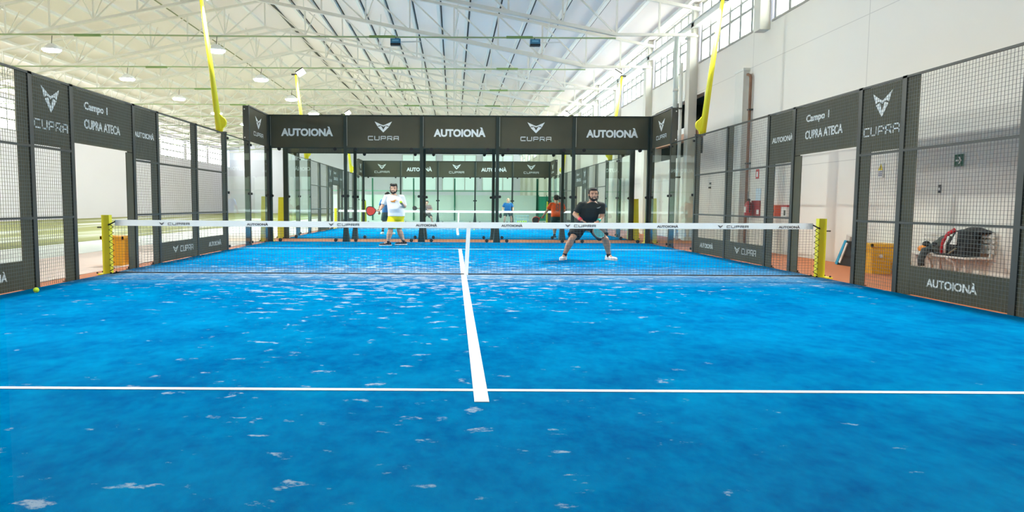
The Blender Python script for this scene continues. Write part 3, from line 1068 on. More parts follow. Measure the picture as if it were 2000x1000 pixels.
U, V, NN = (0, -1, 0), (0, 0, 1), (-1, 0, 0)
t = wall_sign('exit_sign', -0.2, 1.99, 0.20, 0.20, mat('sign_green', (0.01, 0.11, 0.06), 0.5), 'small green direction sign with a white arrow on the right wall', 'sign')
a = MB(); a.prism([(-0.06, 0.014), (0.0, 0.014), (0.0, -0.014), (-0.06, -0.014)], (-0.006, 0, 0), U, V, (-0.003, 0, 0))
a.prism([(-0.005, 0.06), (0.02, 0.06), (0.065, 0), (0.02, -0.06), (-0.005, -0.06), (0.03, 0)], (-0.006, 0, 0), U, V, (-0.003, 0, 0))
a.build('arrow', M_LETTER, t, fix=True)
t = wall_sign('warning_sign', 1.83, 1.93, 0.17, 0.28, mat('paper_white', (0.72, 0.72, 0.70), 0.8), 'small warning notice with a yellow triangle on the wall near the entrance', 'sign')
a = MB().prism([(-0.075, 0.0), (0.075, 0.0), (0, 0.13)], (-0.006, 0, 0), U, V, (-0.002, 0, 0)).build('warning_triangle', mat('sign_yellow', (0.75, 0.55, 0.02), 0.6), t, fix=True)
MB().prism([(-0.018, 0.02), (0.008, 0.02), (0.002, 0.055), (0.018, 0.055), (-0.006, 0.10), (0.0, 0.065), (-0.018, 0.065)], (-0.0085, 0, 0), U, V, (-0.001, 0, 0)).build('bolt_symbol', M_RUBBER, a, fix=True)
pl = MB()
for zz in (-0.04, -0.075, -0.11):
    pl.box(-0.008, -0.006, -0.06, 0.06, zz, zz + 0.018)
pl.build('printed_lines', mat('print_blue_grey', (0.20, 0.20, 0.28), 0.7), t)
t = wall_sign('light_switch', 0.21, 1.53, 0.07, 0.14, mat('switch_black', (0.03, 0.03, 0.03), 0.5), 'tiny black wall switch below the green arrow sign', 'switch')
MB().box(-0.012, -0.004, -0.02, 0.02, -0.03, 0.02).build('rocker', M_WHITE, t)
t = wall_sign('wall_socket', 10.6, 1.95, 0.14, 0.06, mat('switch_black', (0.03, 0.03, 0.03), 0.5), 'tiny dark wall fixture left of the rusty pipe', 'socket')
MB().box(-0.03, -0.004, -0.07, 0.07, -0.16, -0.11).build('clip', M_RUBBER, t)
t = wall_sign('notice_sheet', 7.95, 1.5, 0.42, 0.26, mat('paper_blue', (0.62, 0.74, 0.82), 0.8), 'pale blue paper notice taped left of the rusty pipe', 'notice', )
for zz in (0.06, 0.0, -0.06):
    MB().box(-0.0055, -0.004, -0.16, 0.16, zz, zz + 0.012).build('printed_line', mat('print_blue_grey', (0.20, 0.20, 0.28), 0.7), t)
t = wall_sign('notice_sheet', 7.1, 1.52, 0.30, 0.36, mat('paper_blue', (0.62, 0.74, 0.82), 0.8), 'pale paper notice above the fire extinguisher', 'notice')
t = wall_sign('extinguisher_sign', 7.2, 2.10, 0.17, 0.26, mat('sign_red', (0.55, 0.04, 0.03), 0.5), 'small red fire sign above the extinguisher', 'sign')
MB().box(-0.007, -0.004, -0.05, 0.05, -0.08, 0.06).build('symbol', M_LETTER, t)
# extinguisher
t = thing('fire_extinguisher', (XR - 0.13, 7.42, 0.92), 'red fire extinguisher hanging beside the rusty pipe', 'fire extinguisher')
MB().rings([(0, 0, 0.0, 0.09, 0.09), (0, 0, 0.03, 0.10, 0.10), (0, 0, 0.33, 0.10, 0.10), (0, 0, 0.40, 0.07, 0.07), (0, 0, 0.44, 0.03, 0.03)], 16).build('cylinder_body', mat('extinguisher_red', (0.42, 0.01, 0.012), 0.3), t, smooth=True)
MB().box(-0.03, 0.03, -0.035, 0.035, 0.44, 0.49).build('valve', M_RUBBER, t)
MB().bar((0, 0.0, 0.50), (-0.02, -0.14, 0.47), 0.02).build('lever', M_RUBBER, t)
MB().tube([(0, -0.03, 0.46), (-0.02, -0.13, 0.38), (-0.02, -0.125, 0.12)], 0.014, 8).build('hose', M_RUBBER, t)
MB().box(-0.105, -0.09, -0.05, 0.05, 0.12, 0.28).build('instruction_label', M_WHITE, t)
t = thing('red_backboard', (XR - 0.02, 7.2, 0.90), 'dark red backing panel behind the extinguisher', 'panel')
MB().box(-0.01, 0.015, -0.25, 0.28, 0.0, 0.47).build('panel', mat('panel_red', (0.33, 0.01, 0.015), 0.5), t)
MB().box(-0.013, -0.0105, -0.20, -0.06, 0.10, 0.22).build('symbol', M_LETTER, t)
t = thing('orange_wall_box', (XR - 0.08, 6.02, 0.96), 'orange box mounted on the wall between the fence posts', 'wall box')
MB().box(-0.08, 0.08, -0.24, 0.24, 0, 0.29).build('housing', mat('box_orange', (0.75, 0.10, 0.02), 0.5), t)
MB().box(-0.085, -0.08, -0.22, 0.22, 0.02, 0.27).build('door', mat('box_orange2', (0.80, 0.12, 0.02), 0.4), t)
MB().box(-0.095, -0.085, -0.19, -0.16, 0.10, 0.17).build('latch', M_STEEL, t)
t = thing('white_wall_box', (XR - 0.06, 5.42, 0.94), 'white wall box with a red top right of the orange one', 'wall box')
MB().box(-0.06, 0.06, -0.14, 0.14, 0, 0.26).build('housing', M_WHITE, t)
MB().box(-0.065, 0.06, -0.15, 0.15, 0.26, 0.31).build('red_lid', mat('extinguisher_red', (0.42, 0.01, 0.012), 0.3), t)
MB().box(-0.063, -0.06, -0.10, 0.0, 0.05, 0.18).build('label_plate', M_STEEL, t)

# bench with its clutter
M_BENCH = mat('bench_white', (0.78, 0.74, 0.68), 0.5, var=0.08)
bt = thing('slatted_bench', (7.90, 0.0, 0), 'white slatted garden bench against the right wall', 'bench')
L0, L1 = -1.10, 0.50
for i in range(5):
    MB().box(-0.20 + i * 0.088, -0.13 + i * 0.088, L0, L1, 0.415, 0.44).build('seat_slat', M_BENCH, bt)
for i in range(4):
    a = MB().box(0.225, 0.245, L0, L1, 0.50 + i * 0.08, 0.555 + i * 0.08).build('back_slat', M_BENCH, bt)
for y in (L0 + 0.06, -0.2, L1 - 0.06):
    MB().tube([(0.25, y, 0.82), (0.235, y, 0.45), (0.20, y, 0.40)], 0.018, 8).build('back_support', M_BENCH, bt, smooth=True)
for y in (-0.70, -0.14, 0.40):
    MB().tube([(0.19, y, 0.41), (0.10, y, 0.36), (0.13, y, 0.20), (0.24, y, 0.0)], 0.024, 8).build('leg', M_BENCH, bt, smooth=True)
    MB().tube([(-0.19, y, 0.41), (-0.06, y, 0.34), (-0.02, y, 0.22), (-0.08, y, 0.08), (-0.17, y, 0.0)], 0.026, 8).build('leg', M_BENCH, bt, smooth=True)


def remeshed(mb, name, m, parent, voxel, smooth_it=4, xscale=None, sub=False):
    """one continuous surface grown from overlapping volumes"""
    me = bpy.data.meshes.new('tmp')
    me.from_pydata(mb.v, [], mb.f)
    o = bpy.data.objects.new('tmp', me)
    COL.objects.link(o)
    md = o.modifiers.new('r', 'REMESH'); md.mode = 'VOXEL'; md.voxel_size = voxel
    if smooth_it:
        sm = o.modifiers.new('s', 'SMOOTH'); sm.factor = 0.5; sm.iterations = smooth_it
    dg = bpy.context.evaluated_depsgraph_get()
    nm = bpy.data.meshes.new_from_object(o.evaluated_get(dg))
    bpy.data.objects.remove(o)
    nm.name = name
    if xscale:
        for p in nm.vertices: p.co.x *= xscale
    nm.polygons.foreach_set('use_smooth', [True] * len(nm.polygons))
    nm.materials.clear()
    nm.materials.append(m)
    r_ = bpy.data.objects.new(name, nm)
    COL.objects.link(r_)
    if parent: r_.parent = parent
    return r_


# dark jacket and bag on the bench
M_JACK = mat('black_cloth', (0.015, 0.017, 0.018), 0.85, var=0.3)
M_GREYC = mat('grey_cloth', (0.07, 0.08, 0.065), 0.9, var=0.4, scale=14)
M_REDC = mat('red_cloth', (0.50, 0.01, 0.02), 0.7)
t = thing('sports_bag', (7.86, -0.83, 0.442), 'big black sports bag with a red edge on the bench', 'bag')
b_ = MB()
b_.ball((0.0, 0.0, 0.18), 0.17, 0.22, 0.18, 16, 10)
b_.ball((0.02, 0.02, 0.29), 0.14, 0.17, 0.14, 16, 10)
b_.box(-0.14, 0.14, -0.20, 0.19, 0.0, 0.18)
remeshed(b_, 'bag_body', M_JACK, t, 0.016)
MB().tube([(-0.15, 0.23, 0.03), (-0.165, 0.22, 0.13), (-0.16, 0.20, 0.24), (-0.12, 0.16, 0.35), (-0.05, 0.10, 0.42)], [0.035, 0.028, 0.024, 0.030, 0.034], 8).build('red_edge', M_REDC, t, smooth=True)
MB().tube([(-0.165, 0.15, 0.04), (-0.18, 0.14, 0.17), (-0.16, 0.09, 0.31)], 0.016, 8).build('white_piping', M_WHITE, t, smooth=True)
MB().prism([(0, 0), (0.12, 0.0), (0.13, 0.20)], (-0.175, 0.02, 0.19), (0, -1, 0), (0, 0, 1), (-0.02, 0, 0)).build('white_patch', M_WHITE, t, fix=True)
MB().tube([(-0.17, 0.08, 0.03), (-0.18, -0.10, 0.13)], 0.012, 6).build('strap', mat('strap_olive', (0.22, 0.20, 0.12), 0.8), t)
t = thing('draped_jacket', (8.10, -0.83, 0.80), 'black jacket draped over the right end of the bench back', 'jacket')
b_ = MB()
b_.ball((0.01, 0.08, 0.05), 0.09, 0.22, 0.055, 14, 8)
b_.ball((0.0, -0.10, 0.03), 0.085, 0.15, 0.04, 14, 8)
b_.box(-0.045, -0.0, -0.06, 0.22, -0.26, 0.05)
remeshed(b_, 'jacket_body', mat('jacket_black', (0.02, 0.02, 0.02), 0.8, var=0.4), t, 0.014)
MB().tube([(-0.03, -0.02, 0.04), (-0.07, -0.04, -0.05), (-0.07, -0.04, -0.18)], [0.045, 0.04, 0.03], 10).build('sleeve', M_JACK, t, smooth=True)
t = thing('grey_hoodie', (7.84, -0.40, 0.442), 'grey and black hoodie bundled on the bench with a sleeve hanging down', 'hoodie')
b_ = MB()
b_.ball((0.0, 0.0, 0.12), 0.15, 0.17, 0.13, 16, 10)
b_.ball((0.02, -0.07, 0.22), 0.12, 0.13, 0.10, 14, 8)
b_.ball((0.0, 0.10, 0.09), 0.12, 0.09, 0.09, 14, 8)
remeshed(b_, 'hoodie_body', M_GREYC, t, 0.013)
MB().tube([(-0.08, 0.06, 0.10), (-0.20, 0.10, 0.05), (-0.25, 0.11, -0.08), (-0.245, 0.10, -0.20)], [0.06, 0.06, 0.052, 0.046], 12).build('sleeve', mat('sleeve_grey', (0.045, 0.055, 0.055), 0.9), t, smooth=True)
MB().ball((-0.13, -0.02, 0.17), 0.03, 0.045, 0.035).build('hood_hole', M_JACK, t, smooth=True)
t = thing('racket_sleeve', (7.80, -0.06, 0.442), 'small orange and black racket cover at the left end of the bench', 'racket cover')
MB().ball((0, 0.03, 0.07), 0.08, 0.09, 0.06, 14, 8).build('cover', mat('cover_orange', (0.80, 0.25, 0.01), 0.6), t, smooth=True)
MB().ball((0.03, 0.0, 0.15), 0.06, 0.06, 0.055, 12, 8).build('flap', M_JACK, t, smooth=True)
MB().box(-0.10, 0.03, -0.10, 0.08, 0.0, 0.03).build('grip', M_WHITE, t)


def bin_(name, x, y, h, wt, wb, m, label, marks=True):
    t = thing(name, (x, y, 0.0), label, 'bin')
    b = MB()
    b.taper(0, 0, 0.0, h, wb, wb * 0.85, wt, wt * 0.85)
    b.build('bin_body', m, t)
    r = MB()
    for sx_ in ((-wt - 0.02, -wt + 0.01), (wt - 0.01, wt + 0.02)):
        r.box(sx_[0], sx_[1], -wt * 0.85 - 0.02, wt * 0.85 + 0.02, h - 0.05, h + 0.01)
    for sy_ in ((-wt * 0.85 - 0.02, -wt * 0.85 + 0.01), (wt * 0.85 - 0.01, wt * 0.85 + 0.02)):
        r.box(-wt - 0.02, wt + 0.02, sy_[0], sy_[1], h - 0.05, h + 0.01)
    r.build('rim', m, t)
    if marks:
        MB().tube([(-wb * 0.25, -wb * 0.85 - 0.05, h * 0.6), (-wb * 0.25, -wb * 0.85 - 0.02, h * 0.6)], 0.03, 12).build('sticker', M_WHITE, t)
    return t


M_BINY = mat('bin_yellow', (0.85, 0.45, 0.01), 0.45, var=0.04)
bin_('waste_bin', 7.60, 0.88, 0.54, 0.21, 0.175, M_BINY, 'bright yellow waste bin by the right wall next to the bench')
bin_('waste_bin', -6.72, 1.6, 0.57, 0.20, 0.17, mat('bin_orange', (0.90, 0.42, 0.015), 0.45, var=0.04), 'orange waste bin outside the left fence behind the net post', False)
t = thing('storage_box', (7.92, 1.50, 0), 'dark box with a beige lid behind the yellow bin', 'box')
MB().box(-0.2, 0.2, -0.24, 0.24, 0, 0.40).build('box_body', mat('box_dark', (0.04, 0.045, 0.045), 0.7), t)
MB().box(-0.22, 0.22, -0.27, 0.27, 0.40, 0.52).build('lid', mat('lid_beige', (0.62, 0.55, 0.42), 0.6), t)
# racket bag leaning on the wall
t = thing('racket_bag', (7.84, 2.45, 0), 'black and blue racket bag leaning on the right wall by the entrance', 'bag')
sh = Matrix.Rotation(R(12), 4, 'X')
b_ = MB().prism([(-0.26, 0.0), (0.30, 0.0), (0.33, 0.1), (0.16, 0.50), (0.05, 0.52), (-0.24, 0.12)], (0.06, 0, 0.0), (0, -1, 0), (0, 0, 1), (0.2, 0, 0))
b_.build('bag_body', mat('bag_black', (0.02, 0.022, 0.024), 0.7), t, fix=True)
MB().prism([(-0.27, 0.02), (-0.19, 0.0), (0.10, 0.52), (0.04, 0.53)], (0.04, 0, 0.0), (0, -1, 0), (0, 0, 1), (0.02, 0, 0)).build('blue_panel', mat('bag_blue', (0.02, 0.35, 0.60), 0.5), t, fix=True)
MB().prism([(-0.14, 0.06), (-0.09, 0.04), (0.14, 0.46), (0.10, 0.48)], (0.04, 0, 0.0), (0, -1, 0), (0, 0, 1), (0.02, 0, 0)).build('white_stripe', M_WHITE, t, fix=True)
MB().tube([(0.16, -0.06, 0.5), (0.2, -0.12, 0.58), (0.24, -0.22, 0.50)], 0.018, 8).build('strap', M_JACK, t, smooth=True)
MB().prism([(-0.02, 0.50), (0.10, 0.50), (0.14, 0.60), (0.0, 0.64)], (0.10, 0, 0.0), (0, -1, 0), (0, 0, 1), (0.08, 0, 0)).build('folded_towel', mat('towel', (0.55, 0.50, 0.45), 0.9), t, fix=True)

# balls
def ball(x, y, z, label, r=0.034):
    t = thing('padel_ball', (x, y, z), label, 'ball')
    MB().ball((0, 0, 0), r, n=14, m=10).build('felt', M_BALL, t, smooth=True)
    MB().tube([(r * 1.01 * math.cos(a) * 0.8, r * 0.6 * math.cos(2 * a) - r * 0.3, r * 1.0 * math.sin(a) * 0.8) for a in [i * PI / 6 for i in range(13)]], 0.002, 5).build('seam', M_WHITE, t)
    return t


ball(-5.72, -2.55, 0.055, 'yellow-green ball lying by the left fence near the bottom banner', 0.036)
ball(0.78, 19.9, 0.054, 'tiny yellow-green ball on the second court seen just under the net tape')

# ball basket
t = thing('ball_basket', (4.05, 30.2, 0.02), 'pale blue wire ball basket on the second court', 'basket')
bk = MB()
for i in range(17):
    a = 2 * PI * i / 16
    x, y = 0.42 * math.copysign(min(1, abs(math.cos(a)) * 1.2), math.cos(a)), 0.25 * math.copysign(min(1, abs(math.sin(a)) * 1.2), math.sin(a))
    bk.bar((x * 0.9, y * 0.9, 0.12), (x, y, 0.55), 0.02)
for zz, k in ((0.12, 0.9), (0.33, 0.95), (0.55, 1)):
    bk.tube([(0.44 * k * math.copysign(min(1, abs(math.cos(a)) * 1.2), math.cos(a)), 0.26 * k * math.copysign(min(1, abs(math.sin(a)) * 1.2), math.sin(a)), zz) for a in [2 * PI * i / 16 for i in range(17)]], 0.014, 6)
bk.build('wire_basket', mat('basket_blue', (0.45, 0.72, 0.75), 0.5), t)
MB().box(-0.37, 0.37, -0.2, 0.2, 0.11, 0.13).build('basket_floor', mat('basket_blue', (0.45, 0.72, 0.75), 0.5), t)
for sx_ in (-1, 1):
    for sy_ in (-1, 1):
        MB().bar((sx_ * 0.33, sy_ * 0.2, 0), (sx_ * 0.33, sy_ * 0.2, 0.14), 0.025).build('leg', M_STEEL, t)
for i in range(10):
    bx_, by_ = -0.27 + 0.13 * (i % 5), -0.08 + 0.16 * (i // 5)
    o = MB().ball((0, 0, 0), 0.045).build('padel_ball', M_BALL, smooth=True)
    o.location = (4.05 + bx_, 30.2 + by_, 0.02 + 0.13 + 0.046 + 0.0)
    tag(o, 'yellow-green ball in the pale blue basket on the second court', 'ball', 'balls in the basket')

#PEOPLE
# ---------------------------------------------------------------- people
M_SKIN = mat('skin', (0.52, 0.27, 0.17), 0.55, var=0.06, scale=14)
M_SKINP = mat('skin_pale', (0.62, 0.36, 0.25), 0.55, var=0.06, scale=14)
M_HAIR = mat('dark_hair', (0.018, 0.012, 0.009), 0.7, var=0.4, scale=60)
M_EYE = mat('eye_dark', (0.02, 0.015, 0.012), 0.3)
M_LIPS = mat('lips', (0.34, 0.12, 0.09), 0.5)
M_SOLE = mat('white_sole', (0.72, 0.72, 0.70), 0.7)
SX = 1.15


def lerp(a, b, t):
    return tuple(a[i] + (b[i] - a[i]) * t for i in range(3))


def human(x0, y0, z0, J, label, mats, group=None, build=1.0, vox=0.009, hair='short', beard=False, sleeve=0.8, socks=True, wrist=None):
    t = thing('person', (x0, y0, z0), label, 'person')
    S_ = mats
    P, C, N, H = J['pelvis'], J['chest'], J['neck'], J['head']
    F = J.get('face', 0.0)            # 0 looks at -Y
    f = Vector((math.sin(F), -math.cos(F), 0)); sd = Vector((math.cos(F), math.sin(F), 0)); up = Vector((0, 0, 1))
    b = build

    def hp(a, c, e):
        return tuple(Vector(H) + sd * a + f * c + up * e)

    def hsc(mb):
        mb.v = [tuple(H[i] + (v_[i] - H[i]) * 1.12 for i in range(3)) for v_ in mb.v]
        return mb

    body = MB()
    hip = J['hips'][0], J['hips'][1]
    body.rings([(P[0], P[1], P[2] - 0.10, 0.13 * b, 0.10 * b), (P[0], P[1], P[2], 0.165 * b, 0.125 * b),
                (*lerp(P, C, 0.35), 0.150 * b, 0.125 * b), (*lerp(P, C, 0.7), 0.165 * b, 0.120 * b),
                (*C, 0.175 * b, 0.115 * b), (*lerp(C, N, 0.6), 0.135 * b, 0.085), (N[0], N[1], N[2] - 0.01, 0.062, 0.062)], 20, 2.3)
    body.tube([lerp(N, H, -0.35), lerp(N, H, 0.05), lerp(N, H, 0.75)], [0.066, 0.056, 0.055], 12)
    hd_ = MB()
    # head
    hd_.ball(hp(0, -0.012, 0.035), 0.076, 0.09, 0.085, 18, 12)
    hd_.ball(hp(0, 0.02, -0.035), 0.060, 0.066, 0.085, 16, 12)
    hd_.ball(hp(0, 0.058, -0.085), 0.032, 0.028, 0.028, 12, 8)       # chin
    hd_.ball(hp(0, 0.094, -0.022), 0.013, 0.018, 0.022, 10, 8)        # nose
    hd_.tube([hp(0, 0.080, 0.022), hp(0, 0.100, -0.022)], [0.009, 0.012], 8)
    for s in (1, -1):
        hd_.ball(hp(0.078 * s, -0.008, -0.008), 0.012, 0.020, 0.031, 10, 8)
        hd_.ball(hp(0.034 * s, 0.062, -0.020), 0.022, 0.02, 0.02, 10, 8)
    hsc(hd_)
    nb_ = len(body.v)
    body.v += hd_.v
    body.f += [tuple(nb_ + k for k in f_) for f_ in hd_.f]
    for i, s in enumerate((-1, 1)):
        sh, el, wr = J['shoulders'][i], J['elbows'][i], J['wrists'][i]
        body.ball(sh, 0.054 * b, n=14, m=10)
        body.tube([lerp(sh, C, 0.35), sh], [0.07 * b, 0.054 * b], 12)
        body.tube([sh, lerp(sh, el, 0.45), el], [0.052 * b, 0.050 * b, 0.040 * b], 14)
        body.ball(el, 0.041 * b)
        body.tube([el, lerp(el, wr, 0.3), wr], [0.041 * b, 0.043 * b, 0.027], 14)
        # hand: palm, four fingers, thumb
        d = (Vector(wr) - Vector(el)).normalized()
        hd = Vector(J.get('handdir', (None, None))[i] or d).normalized()
        side = Vector((1, 0, 0)) if abs(hd.x) < 0.75 else Vector((0, 1, 0))
        side = (side - hd * side.dot(hd)).normalized()
        pn = hd.cross(side) * (1 if J.get('palm', (1, 1))[i] > 0 else -1)
        W_ = Vector(wr)
        for k in range(5):
            q = W_ + hd * (0.018 + 0.017 * k)
            for e in (-0.022, 0, 0.022):
                body.ball(tuple(q + side * e * (0.75 + 0.1 * k)), 0.0155, n=8, m=6)
        body.ball(wr, 0.027)
        curl = J.get('curl', (0.6, 0.6))[i]
        for k in range(4):
            off = (-0.033 + 0.022 * k)
            ln = (0.068, 0.078, 0.073, 0.058)[k]
            a = W_ + hd * 0.088 + side * off
            d1 = (hd * math.cos(curl * 0.7) + pn * math.sin(curl * 0.7))
            d2 = (hd * math.cos(curl * 1.7) + pn * math.sin(curl * 1.7))
            d3 = (hd * math.cos(curl * 2.6) + pn * math.sin(curl * 2.6))
            p1 = a + d1 * ln * 0.42; p2 = p1 + d2 * ln * 0.32; p3 = p2 + d3 * ln * 0.26
            body.tube([tuple(a - hd * 0.02), tuple(a), tuple(p1), tuple(p2), tuple(p3)], [0.010, 0.010, 0.0095, 0.009, 0.0075], 8)
        ts = -1 if i == 1 else 1
        a = W_ + hd * 0.03 + side * 0.026 * ts
        p1 = a + side * 0.022 * ts + hd * 0.022 + pn * 0.012
        p2 = p1 + hd * 0.030 + pn * 0.020
        body.tube([tuple(W_ + hd * 0.02), tuple(a), tuple(p1), tuple(p2)], [0.012, 0.012, 0.011, 0.009], 8)
        # legs
        hi, kn, an = J['hips'][i], J['knees'][i], J['ankles'][i]
        body.tube([hi, lerp(hi, kn, 0.4), kn], [0.088 * b, 0.080 * b, 0.055 * b], 16)
        body.ball(kn, 0.056 * b)
        calf = lerp(kn, an, 0.32)
        body.tube([kn, calf, lerp(kn, an, 0.7), an], [0.055 * b, 0.066 * b, 0.047 * b, 0.036], 16)
        td = Vector(J['toes'][i]).normalized()
        body.tube([an, tuple(Vector(an) + td * 0.07 - up * 0.045), tuple(Vector(an) + td * 0.15 - up * 0.065)], [0.036, 0.036, 0.026], 10)
    bd = remeshed(body, 'body', S_['skin'], t, vox, 3, SX)

    def piece(mb, name, m, parent=t, v=0.011, it=3):
        return remeshed(mb, name, m, parent, v, it, SX)

    # eyes, brows, mouth
    for s in (1, -1):
        e = MB().ball(hp(0.030 * s, 0.078, 0.008), 0.011, 0.008, 0.007, 10, 6)
        hsc(e).v = [(p[0] * SX, p[1], p[2]) for p in e.v]
        e.build('eye', M_EYE, t, smooth=True)
        e = MB().tube([hp(0.014 * s, 0.089, 0.024), hp(0.032 * s, 0.084, 0.030), hp(0.048 * s, 0.068, 0.025)], 0.005, 6)
        hsc(e).v = [(p[0] * SX, p[1], p[2]) for p in e.v]
        if hair != 'bald': e.build('eyebrow', M_HAIR, t)
    e = MB().tube([hp(-0.024, 0.076, -0.062), hp(0, 0.087, -0.060), hp(0.024, 0.076, -0.062)], [0.004, 0.007, 0.004], 8)
    hsc(e).v = [(p[0] * SX, p[1], p[2]) for p in e.v]
    e.build('mouth', M_LIPS, t)
    if hair != 'bald':
        h = MB()
        h.ball(hp(0, -0.026, 0.062), 0.081, 0.088, 0.074, 18, 12)
        h.ball(hp(0, -0.055, 0.015), 0.074, 0.055, 0.070, 14, 10)
        h.ball(hp(0, 0.042, 0.098), 0.058, 0.040, 0.030, 12, 8)
        if hair == 'curly':
            for k in range(14):
                a = k * 2.4
                h.ball(hp(0.06 * math.cos(a), 0.02 + 0.06 * math.sin(a), 0.105 + 0.012 * math.sin(k * 1.7)), 0.026, n=8, m=6)
        for s in (1, -1):
            h.tube([hp(0.074 * s, 0.012, 0.06), hp(0.077 * s, 0.016, 0.0)], [0.014, 0.008], 8)
        piece(hsc(h), 'hair', M_HAIR, v=0.009, it=1)
    if beard:
        h = MB()
        h.ball(hp(0, 0.048, -0.094), 0.046, 0.040, 0.032, 14, 8)
        for s in (1, -1):
            h.tube([hp(0.073 * s, 0.01, -0.015), hp(0.064 * s, 0.030, -0.065), hp(0.036 * s, 0.066, -0.098)], [0.010, 0.018, 0.020], 8)
            h.tube([hp(0.0, 0.088, -0.046), hp(0.03 * s, 0.076, -0.055), hp(0.036 * s, 0.068, -0.085)], [0.006, 0.007, 0.010], 8)
        piece(hsc(h), 'beard', M_HAIR, v=0.008, it=1)
    # shirt
    s_ = MB()
    hem = J.get('hem', 0.0)
    s_.rings([(P[0], P[1], P[2] - 0.02 - hem, 0.192 * b, 0.150 * b), (P[0], P[1], P[2] + 0.05, 0.188 * b, 0.152 * b),
              (*lerp(P, C, 0.4), 0.180 * b, 0.155 * b + J.get('belly', 0)), (*lerp(P, C, 0.75), 0.182 * b, 0.142 * b),
              (*C, 0.186 * b, 0.132 * b), (*lerp(C, N, 0.55), 0.150 * b, 0.102), (N[0], N[1], N[2] - 0.035, 0.078, 0.078), (N[0], N[1], N[2] - 0.022, 0.068, 0.068)], 22, 2.4)
    for i in range(2):
        sh, el = J['shoulders'][i], J['elbows'][i]
        s_.ball(sh, 0.062 * b, n=14, m=10)
        s_.tube([lerp(sh, C, 0.5), lerp(sh, N, 0.25), lerp(sh, N, 0.05)], [0.09 * b, 0.066 * b, 0.055 * b], 12)
        s_.tube([sh, lerp(sh, el, 0.4), lerp(sh, el, sleeve)], [0.061 * b, 0.064 * b, 0.063 * b], 14)
    sh_o = piece(s_, 'shirt', S_['shirt'], it=4)
    # shorts
    s_ = MB()
    s_.rings([(P[0], P[1], P[2] - 0.16, 0.150 * b, 0.125 * b), (P[0], P[1], P[2] - 0.06, 0.184 * b, 0.143 * b), (P[0], P[1], P[2] + 0.05, 0.172 * b, 0.135 * b)], 20, 2.3)
    for i in range(2):
        hi, kn = J['hips'][i], J['knees'][i]
        s_.tube([hi, lerp(hi, kn, 0.45), lerp(hi, kn, J.get('shortlen', 0.80))], [0.105 * b, 0.112 * b * J.get('flare', 1), 0.108 * b * J.get('flare', 1)], 16)
    piece(s_, 'shorts', S_['shorts'], it=3)
    # socks and shoes
    for i in range(2):
        kn, an = J['knees'][i], Vector(J['ankles'][i])
        td = Vector(J['toes'][i]).normalized()
        sdv = td.cross(up).normalized()
        if socks:
            k = MB().tube([tuple(lerp(an, kn, 0.36)), tuple(lerp(an, kn, 0.15)), tuple(an - up * 0.03)], [0.044, 0.041, 0.043], 14)
            k.v = [(p[0] * SX, p[1], p[2]) for p in k.v]
            k.build('sock', S_['sock'], t, smooth=True)
        gz = an.z - 0.10
        base = Vector((an.x, an.y, 0)) - td * 0.06
        s_ = MB()
        for q, w_, hh in ((0.0, 0.034, 0.045), (0.05, 0.038, 0.052), (0.11, 0.040, 0.040), (0.17, 0.046, 0.030), (0.22, 0.044, 0.024), (0.255, 0.032, 0.018)):
            for e in (-0.5, 0, 0.5):
                c_ = base + td * q + sdv * w_ * e
                s_.ball((c_.x, c_.y, gz + 0.028 + hh * 0.55), w_ * 0.75, w_ * 0.75, hh * 0.75 + 0.012, 10, 8)
        s_.ball((an.x, an.y, gz + 0.085), 0.044, 0.044, 0.032)
        sho = piece(s_, 'shoe', S_['shoe'], v=0.009, it=3)
        so = MB()
        outl = []
        for q, w_ in ((-0.035, 0.02), (-0.01, 0.037), (0.06, 0.038), (0.12, 0.042), (0.19, 0.050), (0.25, 0.044), (0.285, 0.022)):
            outl.append((q, w_))
        poly = outl + [(q, -w_) for q, w_ in outl[::-1]]
        so.prism(poly, (base.x, base.y, gz), tuple(td), tuple(sdv), (0, 0, 0.028))
        so.v = [(p[0] * SX, p[1], p[2]) for p in so.v]
        so.build('sole', S_.get('sole', M_SOLE), sho, fix=True)
    for i, m_ in (wrist or {}).items():
        el, wr = J['elbows'][i], J['wrists'][i]
        k = MB().tube([lerp(wr, el, 0.30), lerp(wr, el, 0.02)], [0.040, 0.034], 14)
        k.v = [(p[0] * SX, p[1], p[2]) for p in k.v]
        k.build('wristband', m_, t, smooth=True)
    return t, sh_o


